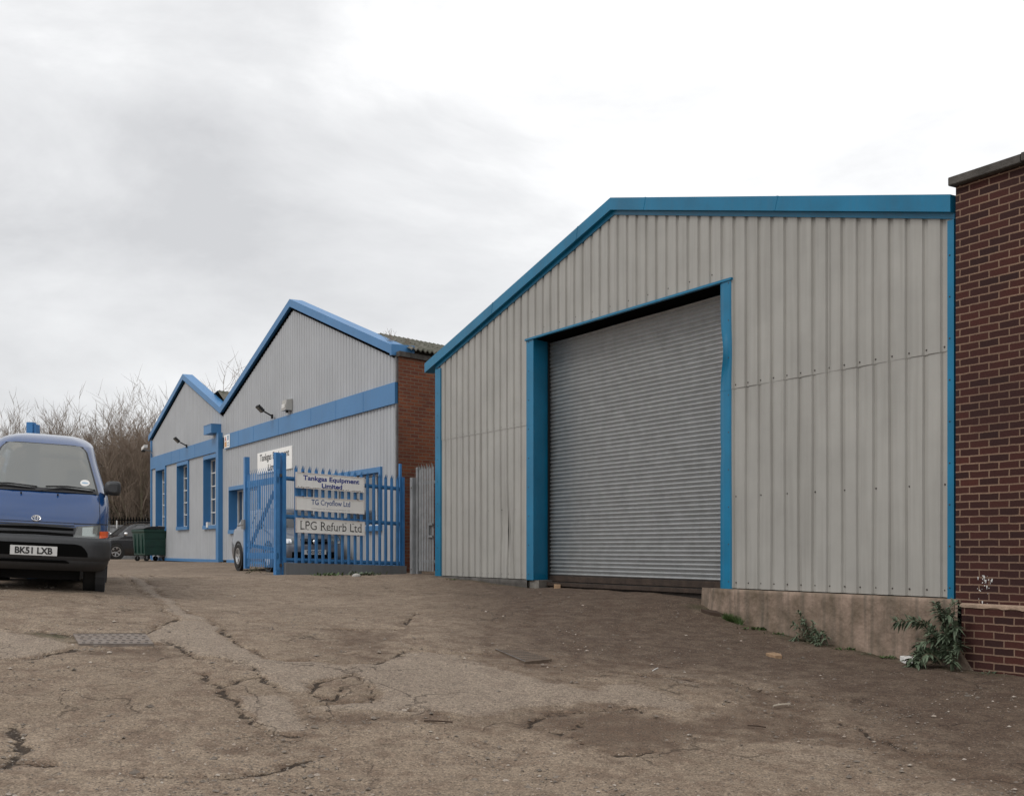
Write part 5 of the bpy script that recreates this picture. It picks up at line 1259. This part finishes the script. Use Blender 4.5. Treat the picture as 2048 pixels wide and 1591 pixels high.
for i, (px, Y, sc) in enumerate(spots):
    k = i % 3; r = protos[k] if not used_[k] else copy_thing(protos[k]); used_[k] = True
    x, y = (px - CX) / F * Y, Y; g = gh(x, y) - .1; r.location = (x, y, g); r.rotation_euler = (0, 0, rt.uniform(0, 6.28)); sc *= (.83 if px < 110 else .91); r.scale = (sc * 1.15, sc * 1.15, sc)
    lb_ = 'bare upright winter tree in the thicket beyond the far fence'
    if px == 490: lb_ = 'bare treetop rising behind the valley between the two gables'
    elif px == 40: lb_ = 'bare round topped tree standing above the roof of the van'
    elif px == 345: lb_ = 'bare tree partly hidden by the smaller factory gable'
    tag(r, lb_, 'tree', 'bare trees in the far thicket' if lb_.startswith('bare upright') else None)
# undergrowth (ivy, brambles) under the trees
rg = random.Random(5); mb = MB().use('scrub')
for i in range(26000):
    x = rg.uniform(-37, -14); top = 2.3 + 1.3 * math.sin(x * 1.3) + 1.2 * math.sin(x * 3.1 + 1); zz = E - .6 + max(.05, top) * rg.random() ** 1.7; y = 64.5 + rg.random() * 3 + (0 if rg.random() > .2 else 3)
    a = rg.uniform(0, 6.28); s_ = rg.uniform(.03, .085); u_ = Vector((math.cos(a), math.sin(a) * .6, rg.uniform(-.6, .6))) * s_; v_ = Vector((rg.uniform(-.5, .5), rg.uniform(-.5, .5), 1)) * s_ * rg.uniform(.5, 1.6); c_ = Vector((x, y, zz))
    mb.face([c_ - u_, c_ - v_, c_ + u_, c_ + v_])
o = mb.build('undergrowth', None, None, loc=(-25, 65, E - .6)); tag(o, 'olive brown brambles and ivy under the far trees', 'undergrowth', kind='stuff')

# twigs on the roof edge
for px, sz, lab in ((781, .34, 'leafless weed growing on the mossy roof, nearer the blue verge'), (816, .26, 'leafless weed growing on the mossy roof, nearer the warehouse')):
    mb = MB().use('wood_bark'); rr_ = random.Random(px); Yw = 25.9; x = (px - CX) / F * Yw; z = E + (HY - (684 if px < 800 else 692)) / F * Yw
    for i in range(9):
        p = Vector((x, Yw, z - .08)); d = Vector((rr_.uniform(-.4, .4), rr_.uniform(-.4, .4), 1)).normalized(); pts = [p]
        for j in range(4): d = (d + Vector((rr_.gauss(0, .18), rr_.gauss(0, .18), 0))).normalized(); pts.append(pts[-1] + d * sz * rr_.uniform(.2, .32))
        mb.tube(pts, [.006, .005, .004, .003, .002], 3, cap=False)
        for j in (1, 2, 3): mb.tube([pts[j], pts[j] + Vector((rr_.uniform(-1, 1), rr_.uniform(-1, 1), 1.2)).normalized() * sz * .3], .002, 3, cap=False)
    o = mb.build('roof_weed', None, None, loc=(x, Yw, z - .08)); tag(o, lab, 'weed')

# ================================================================== PLANTS by the plinth
def leaf(mb, p, d, up, L_, W_, droop=.3):
    d = d.normalized(); s = d.cross(up); s = s.normalized() if s.length > .05 else d.orthogonal().normalized(); n = s.cross(d)
    a = p + d * L_ * .4 + s * W_ - n * .0; b_ = p + d * L_ * .4 - s * W_; m_ = p + d * L_ * .45 - n * W_ * .35; t_ = p + d * L_ - Vector((0, 0, L_ * droop))
    mb.face([p, a, m_]); mb.face([p, m_, b_]); mb.face([a, t_, m_]); mb.face([m_, t_, b_])
def leafy(name, base, stems, m_, label, cat, LL=.07, seed=1, gap=.028, loc=None, droop=.3, width=.16):
    """stems: list of polylines (world points)"""
    rr_ = random.Random(seed); r = empty(name, base); tag(r, label, cat)
    st = MB().use('bark'); lf = MB().use(m_)
    for pts in stems:
        pts = [Vector(p) for p in pts]; st.tube(pts, [.006 * (1 - .7 * i / (len(pts) - 1)) + .0015 for i in range(len(pts))], 4, cap=False)
        L_ = sum((b_ - a).length for a, b_ in zip(pts[:-1], pts[1:])); d_ = 0.02
        while d_ < L_:
            q = d_; 
            for a, b_ in zip(pts[:-1], pts[1:]):
                l = (b_ - a).length
                if q <= l: break
                q -= l
            p = a + (b_ - a) * min(1, q / l); ax = (b_ - a).normalized(); o_ = ax.orthogonal().normalized(); an = rr_.uniform(0, 6.28)
            for k in range(2 if d_ < L_ - .04 else 5):
                sd_ = Matrix.Rotation(an + math.pi * k + rr_.uniform(-.5, .5), 3, ax) @ o_; dd = (sd_ + ax * rr_.uniform(.3, .9) + Vector((0, 0, .1))).normalized()
                leaf(lf, p, dd, Vector((0, 0, 1)), LL * rr_.uniform(.6, 1.25), LL * width * rr_.uniform(.8, 1.2), droop)
            d_ += gap * rr_.uniform(.7, 1.3)
    st.build('stems', None, r); lf.build('leaves', None, r); return r
def apt(px, py, out): s = A.S(px); p = A.o + A.u * s; return Vector(A.P(s, out, E + (HY - py) / F * p.y))
rb = random.Random(2)
def stemto(x0, y0, x1, y1, o0=.16, o1=.3, sag=.0, seed=0):
    r_ = random.Random(seed); a, b_ = apt(x0, y0, o0), apt(x1, y1, o1); L_ = (b_ - a).length; pts = []
    for i in range(6):
        t_ = i / 5; p = a.lerp(b_, t_); p.z += sag * math.sin(math.pi * t_) * L_; p += Vector((r_.gauss(0, .008), r_.gauss(0, .008), r_.gauss(0, .006))); pts.append(p)
    return pts
st = [stemto(1918, 1300, 1835, 1243, .2, .34, .25, 1), stemto(1915, 1290, 1878, 1238, .2, .36, .2, 2), stemto(1925, 1290, 1955, 1200, .22, .34, .0, 3), stemto(1920, 1290, 1935, 1215, .2, .36, .0, 4),
      stemto(1920, 1270, 1912, 1205, .16, .30, 0, 5), stemto(1925, 1285, 1925, 1212, .2, .4, .1, 6), stemto(1920, 1300, 1885, 1288, .2, .4, .3, 7), stemto(1928, 1290, 1958, 1250, .2, .34, .2, 8),
      stemto(1915, 1325, 1870, 1318, .2, .4, .4, 9), stemto(1912, 1328, 1890, 1305, .22, .42, .3, 10), stemto(1925, 1325, 1945, 1300, .22, .36, .3, 11), stemto(1918, 1325, 1900, 1322, .25, .5, .4, 12),
      stemto(1930, 1310, 1962, 1290, .22, .3, .3, 13), stemto(1915, 1310, 1905, 1262, .2, .34, .1, 14), stemto(1925, 1300, 1942, 1262, .2, .4, .1, 15), stemto(1935, 1320, 1955, 1325, .24, .36, .5, 16), stemto(1922, 1260, 1945, 1228, .2, .34, .1, 17), stemto(1910, 1320, 1880, 1330, .24, .44, .4, 18)]
bs = apt(1920, 1330, .2); leafy('buddleia_bush', (bs.x, bs.y, gh(bs.x, bs.y)), st, 'leaf1', 'straggly grey green bush where the plinth meets the brick wall', 'bush', .10, 3, .013, width=.17)
st = [stemto(1640, 1283, 1622, 1222, .14, .2, 0, 20), stemto(1642, 1283, 1655, 1240, .14, .22, 0, 21), stemto(1635, 1280, 1615, 1245, .14, .22, .1, 22), stemto(1645, 1283, 1665, 1262, .16, .25, .3, 23), stemto(1640, 1282, 1632, 1238, .14, .22, 0, 24), stemto(1650, 1284, 1688, 1275, .16, .26, .3, 25), stemto(1655, 1284, 1675, 1283, .18, .3, .5, 26), stemto(1640, 1284, 1618, 1278, .18, .28, .4, 27)]
bs = apt(1642, 1283, .15); leafy('weed_clump', (bs.x, bs.y, gh(bs.x, bs.y)), st, 'leaf1', 'tall leafy weed against the middle of the pink plinth', 'weed', .07, 4, .014)
def off_wall(p, m_=.17):                          # keep plants just in front of the plinth face
    d_ = (Vector((p.x, p.y, 0)) - A.o).dot(A.n)
    if d_ < m_ and (p - Vector(A.P(0, 0, 0))).length < 9: p = p + A.n * (m_ - d_); p.z = gh(p.x, p.y)
    return p
def tuft(px, py, rad, ht, n, m_, label, seed, Y=None, name='grass_tuft'):
    p = off_wall(gpx(px, py)) if Y is None else Vector(((px - CX) / F * Y, Y, gh((px - CX) / F * Y, Y))); rr_ = random.Random(seed); mb = MB().use(m_)
    for i in range(n):
        a = rr_.uniform(0, 6.28); r_ = rad * rr_.random() ** .7; b_ = Vector((p.x + A.u.x * r_ * math.cos(a) * 1.3, p.y + A.u.y * r_ * math.cos(a) * 1.3 + .3 * r_ * math.sin(a), 0)); b_.z = gh(b_.x, b_.y) - .01
        h_ = ht * rr_.uniform(.5, 1.1); t_ = b_ + Vector((rr_.gauss(0, .35) * h_, rr_.gauss(0, .35) * h_, h_)); m2 = b_.lerp(t_, .55) + Vector((0, 0, h_ * .12)); w_ = Vector((math.cos(a), math.sin(a), 0)) * .003
        mb.face([b_ - w_, b_ + w_, m2 + w_ * .8, m2 - w_ * .8]); mb.face([m2 - w_ * .8, m2 + w_ * .8, t_])
    o = mb.build(name, None, None, loc=tuple(p)); tag(o, label, 'grass'); return o
tuft(1478, 1243, .14, .11, 420, 'leaf2', 'tuft of fresh grass at the left end of the pink plinth', 1)
def rosette(px, py, sz, n, m_, label, seed):
    p = off_wall(gpx(px, py)); rr_ = random.Random(seed); mb = MB().use(m_)
    for i in range(n):
        a = rr_.uniform(0, 6.28); q = p + Vector((rr_.gauss(0, sz), rr_.gauss(0, sz * .4), 0)); q.z = gh(q.x, q.y); leaf(mb, q, Vector((math.cos(a), math.sin(a), rr_.uniform(.3, 1.6))), Vector((0, 0, 1)), sz * rr_.uniform(.4, .9), sz * .14, .15)
    o = mb.build('low_weed', None, None, loc=tuple(p)); tag(o, label, 'weed'); return o
rosette(1540, 1255, .08, 60, 'leaf2', 'low green weed just right of the grass tuft at the plinth foot', 1)
rosette(1585, 1264, .05, 36, 'leaf2', 'small low weed between the grass tuft and the tall leafy weed', 2)
rosette(1730, 1295, .07, 50, 'leaf2', 'low green weed at the plinth foot right of the tall leafy weed', 3)
rosette(1812, 1310, .06, 44, 'leaf2', 'low weed at the plinth foot beside the white litter', 4)
rosette(2012, 1341, .05, 30, 'leaf1', 'small weed at the foot of the dark red brick wall', 5)
for q_ in range(9): rosette(1495 + q_ * 46 + 9 * (q_ % 3), 1248 + q_ * 9.2, .035, 16, 'leaf2' if q_ % 2 else 'leaf1', 'sparse grass and moss in the joint at the foot of the pink plinth', 30 + q_)['group'] = 'sprigs along the plinth foot'
rosette(905, 1160, .06, 30, 'leaf2', 'tiny weed at the foot of the warehouse corner near the alley gate', 6)
rosette(655, 1151, .14, 60, 'leaf2', 'yellowish weeds in front of the grey dwarf wall, left of the stone', 7)
rosette(728, 1150, .16, 80, 'leaf1', 'green weed beside the pale stone at the dwarf wall', 8)
st = []
for i in range(5): 
    p = gpx(505, 1146); q = p + Vector((rb.uniform(-.3, .3), rb.uniform(-.1, .1), rb.uniform(.12, .32))); st.append([p + Vector((rb.uniform(-.2, .2), 0, 0)), q])
leafy('weed_clump', tuple(gpx(505, 1146)), st, 'leaf2', 'scrappy weed under the free end of the blue gate', 'weed', .06, 6, .05)

# ================================================================== LITTER AND COVERS
def slab_poly(name, pts, thick, m_, label, cat, lift=.018, curl=0):
    P_ = [gpx(*p) for p in pts]; c_ = sum(P_, Vector()) / len(P_); mb = MB().use(m_); top = [p + Vector((0, 0, thick + lift + curl * ((p - c_).length ** 2) * 10)) for p in P_]; bot = [p + Vector((0, 0, -.01)) for p in P_]
    mb.face(top); mb.face(bot[::-1])
    for i in range(len(P_)): j = (i + 1) % len(P_); mb.face([bot[i], bot[j], top[j], top[i]])
    o = mb.build(name, None, None, loc=tuple(c_)); tag(o, label, cat); return o
slab_poly('cardboard_piece', [(1532, 1310), (1548, 1309), (1562, 1312), (1564, 1316), (1550, 1316), (1540, 1313)], .006, 'card', 'scrap of brown cardboard on the dark yard before the plinth', 'cardboard', curl=.03)
slab_poly('litter', [(1800, 1321), (1820, 1320), (1834, 1322), (1846, 1327), (1826, 1329), (1810, 1326)], .02, 'paper', 'crumpled white litter at the foot of the plinth', 'litter', curl=.08)
slab_poly('plank', [(1402, 1225), (1440, 1229), (1451, 1233), (1448, 1235), (1420, 1231)], .03, 'plank', 'dark broken plank by the left end of the pink plinth', 'plank')
slab_poly('wood_block', [(1108, 1172.5), (1121, 1173.5), (1121, 1176), (1108, 1176)], .035, 'card', 'small pale wooden block before the shutter threshold', 'wood')
slab_poly('slate_piece', [(1635, 1280), (1660, 1281), (1665, 1284), (1645, 1284)], .012, 'plastic', 'flat dark slate under the tall leafy weed', 'slate')
def stick(a, b_, r, m_, label):
    p, q = gpx(*a), gpx(*b_); mid_ = (p + q) / 2 + Vector((0, 0, r * 1.5)); mb = MB().use(m_); mb.tube([p + Vector((0, 0, r)), mid_, q + Vector((0, 0, r))], r, 6)
    o = mb.build('stick', None, None, loc=tuple((p + q) / 2)); tag(o, label, 'stick'); return o
stick((1547, 1413), (1580, 1409), .008, 'stick', 'pale straight stick on the dirt right of centre')
stick((848, 1443), (905, 1446), .006, 'plank', 'thin dark stick on the yard left of the sunken slab')
stick((1495, 1452), (1532, 1455), .006, 'plank', 'thin dark stick below the pale stick')
stick((1305, 1342), (1316, 1336), .005, 'paper', 'tiny white splinter above the pale concrete patch')
pst = gpx(713, 1152); mb = MB().use('stone'if 'stone' in M else 'coping'); M['stonep'] = mat('pale_stone', (.42, .40, .37), .9, noise=8, var=.3, bump=.3); mb = MB().use('stonep'); mb.smooth = True
rows = [[(pst.x + .085 * math.cos(a) * math.cos(e_), pst.y + .07 * math.sin(a) * math.cos(e_), pst.z + .055 * math.sin(e_)) for a in np.linspace(0, 6.283, 14, endpoint=False)] for e_ in np.linspace(-.3, 1.55, 7)]
mb.grid(rows, True); mb.face(rows[-1]); o = mb.build('pale_stone', None, None, loc=tuple(pst)); tag(o, 'rounded pale stone lying before the grey dwarf wall', 'stone')
# inspection cover with rows of slots (left)
q = [gpx(146, 1269), gpx(291, 1268), gpx(308, 1290), gpx(158, 1291)]
mb = MB().use('iron'); up = Vector((0, 0, .012))
def bl(u_, v_, h=0): 
    a = q[0].lerp(q[1], u_); b_ = q[3].lerp(q[2], u_); p = a.lerp(b_, v_); return p + Vector((0, 0, .012 + h))
mb.face([bl(0, 0), bl(1, 0), bl(1, 1), bl(0, 1)]); mb.grid([[bl(0, 0), bl(1, 0), bl(1, 1), bl(0, 1), bl(0, 0)], [p + Vector((0, 0, -.05)) for p in (bl(0, 0), bl(1, 0), bl(1, 1), bl(0, 1), bl(0, 0))]])
mb.use('ironhole')
for j in range(5):
    for i in range(9):
        u_ = .05 + i * .105 + (.03 if j % 2 else 0); v_ = .12 + j * .18; mb.face([bl(u_, v_, .0025), bl(u_ + .045, v_, .0025), bl(u_ + .045, v_ + .045, .0025), bl(u_, v_ + .045, .0025)])
for v_ in (0.01, .96): mb.face([bl(0, v_, .002), bl(1, v_, .002), bl(1, v_ + .03, .002), bl(0, v_ + .03, .002)])
mb.use('iron')
c_ = (q[0] + q[2]) / 2; o = mb.build('inspection_cover', None, None, loc=tuple(c_)); tag(o, 'pale metal inspection cover with rows of slots, left yard', 'manhole cover')
q = [gpx(990, 1300), gpx(1045, 1302), gpx(1104, 1320), gpx(1050, 1325)]
up = 0; mb = MB().use('iron2')
mb.face([bl(0, 0), bl(1, 0), bl(1, 1), bl(0, 1)]); mb.grid([[bl(0, 0), bl(1, 0), bl(1, 1), bl(0, 1), bl(0, 0)], [p + Vector((0, 0, -.06)) for p in (bl(0, 0), bl(1, 0), bl(1, 1), bl(0, 1), bl(0, 0))]])
mb.use('ironhole'); r_ = random.Random(1)
for j in range(6):
    for i in range(12): u_ = .04 + i * .08; v_ = .08 + j * .15; mb.face([bl(u_, v_, .0025), bl(u_ + .03, v_, .0025), bl(u_ + .03, v_ + .05, .0025), bl(u_, v_ + .05, .0025)])
mb.use('galv2'); mb.face([bl(0, .0, .004), bl(.02, .0, .004), bl(.02, 1, .004), bl(0, 1, .004)])
c_ = (q[0] + q[2]) / 2; o = mb.build('inspection_cover', None, None, loc=tuple(c_)); tag(o, 'tilted brown inspection cover half buried before the shutter', 'manhole cover')

# gravel scattered over the yard
M['gravel'] = mat('loose_gravel', (.24, .20, .165), .9, noise=31, tint=(.09, .075, .062), bump=.2)
M['gravel2'] = mat('pale_gravel', (.42, .38, .33), .9, noise=31, tint=(.25, .19, .15))
rg = random.Random(77); npr = np.random.RandomState(7); NS = 22000
yy = 6.2 + npr.rand(NS) ** 1.9 * 11; xx = (npr.rand(NS) * 2 - 1) * .50 * yy
keep = fbm(xx, yy, 1.3, 91) + .35 * npr.rand(NS) - .02 * (yy - 6) > .60; xx, yy = xx[keep], yy[keep]
# keep stones out of the buildings
kk = np.array([(Vector((x, y, 0)) - A.o).dot(A.n) > .25 for x, y in zip(xx, yy)]); xx, yy = xx[kk], yy[kk]; zz_ = ghv(xx, yy)
mb = MB(); mb.use('gravel'); mb.use('gravel2')
for x, y, z in zip(xx, yy, zz_):
    s_ = min(.030, .0035 + rg.expovariate(1 / .0042)); mb.cur = 1 if rg.random() < .16 else 0
    a = rg.uniform(0, 6.28); ca, sa_ = math.cos(a), math.sin(a); i = len(mb.v); fx, fy, fz_ = rg.uniform(.8, 1.5), rg.uniform(.7, 1.1), rg.uniform(.45, .8)
    for dx, dy, dz in ((1, 0, 0), (.2, 1, .1), (-1, .1, 0), (-.1, -1, .05), (.1, .1, 1), (-.6, -.5, .6)): dx, dy, dz = dx * s_ * fx, dy * s_ * fy, dz * s_ * fz_; mb.v.append((x + dx * ca - dy * sa_, y + dx * sa_ + dy * ca, z + dz))
    for f in ((0, 1, 4), (1, 2, 4), (2, 5, 4), (2, 3, 5), (3, 0, 5), (0, 4, 5)): mb.f.append(tuple(i + q_ for q_ in f)); mb.m.append(mb.cur); mb.sm.append(False)
o = mb.build('gravel', None, None, loc=(0, 9, gh(0, 9))); tag(o, 'loose gravel and grit scattered over the yard', 'gravel', kind='stuff')
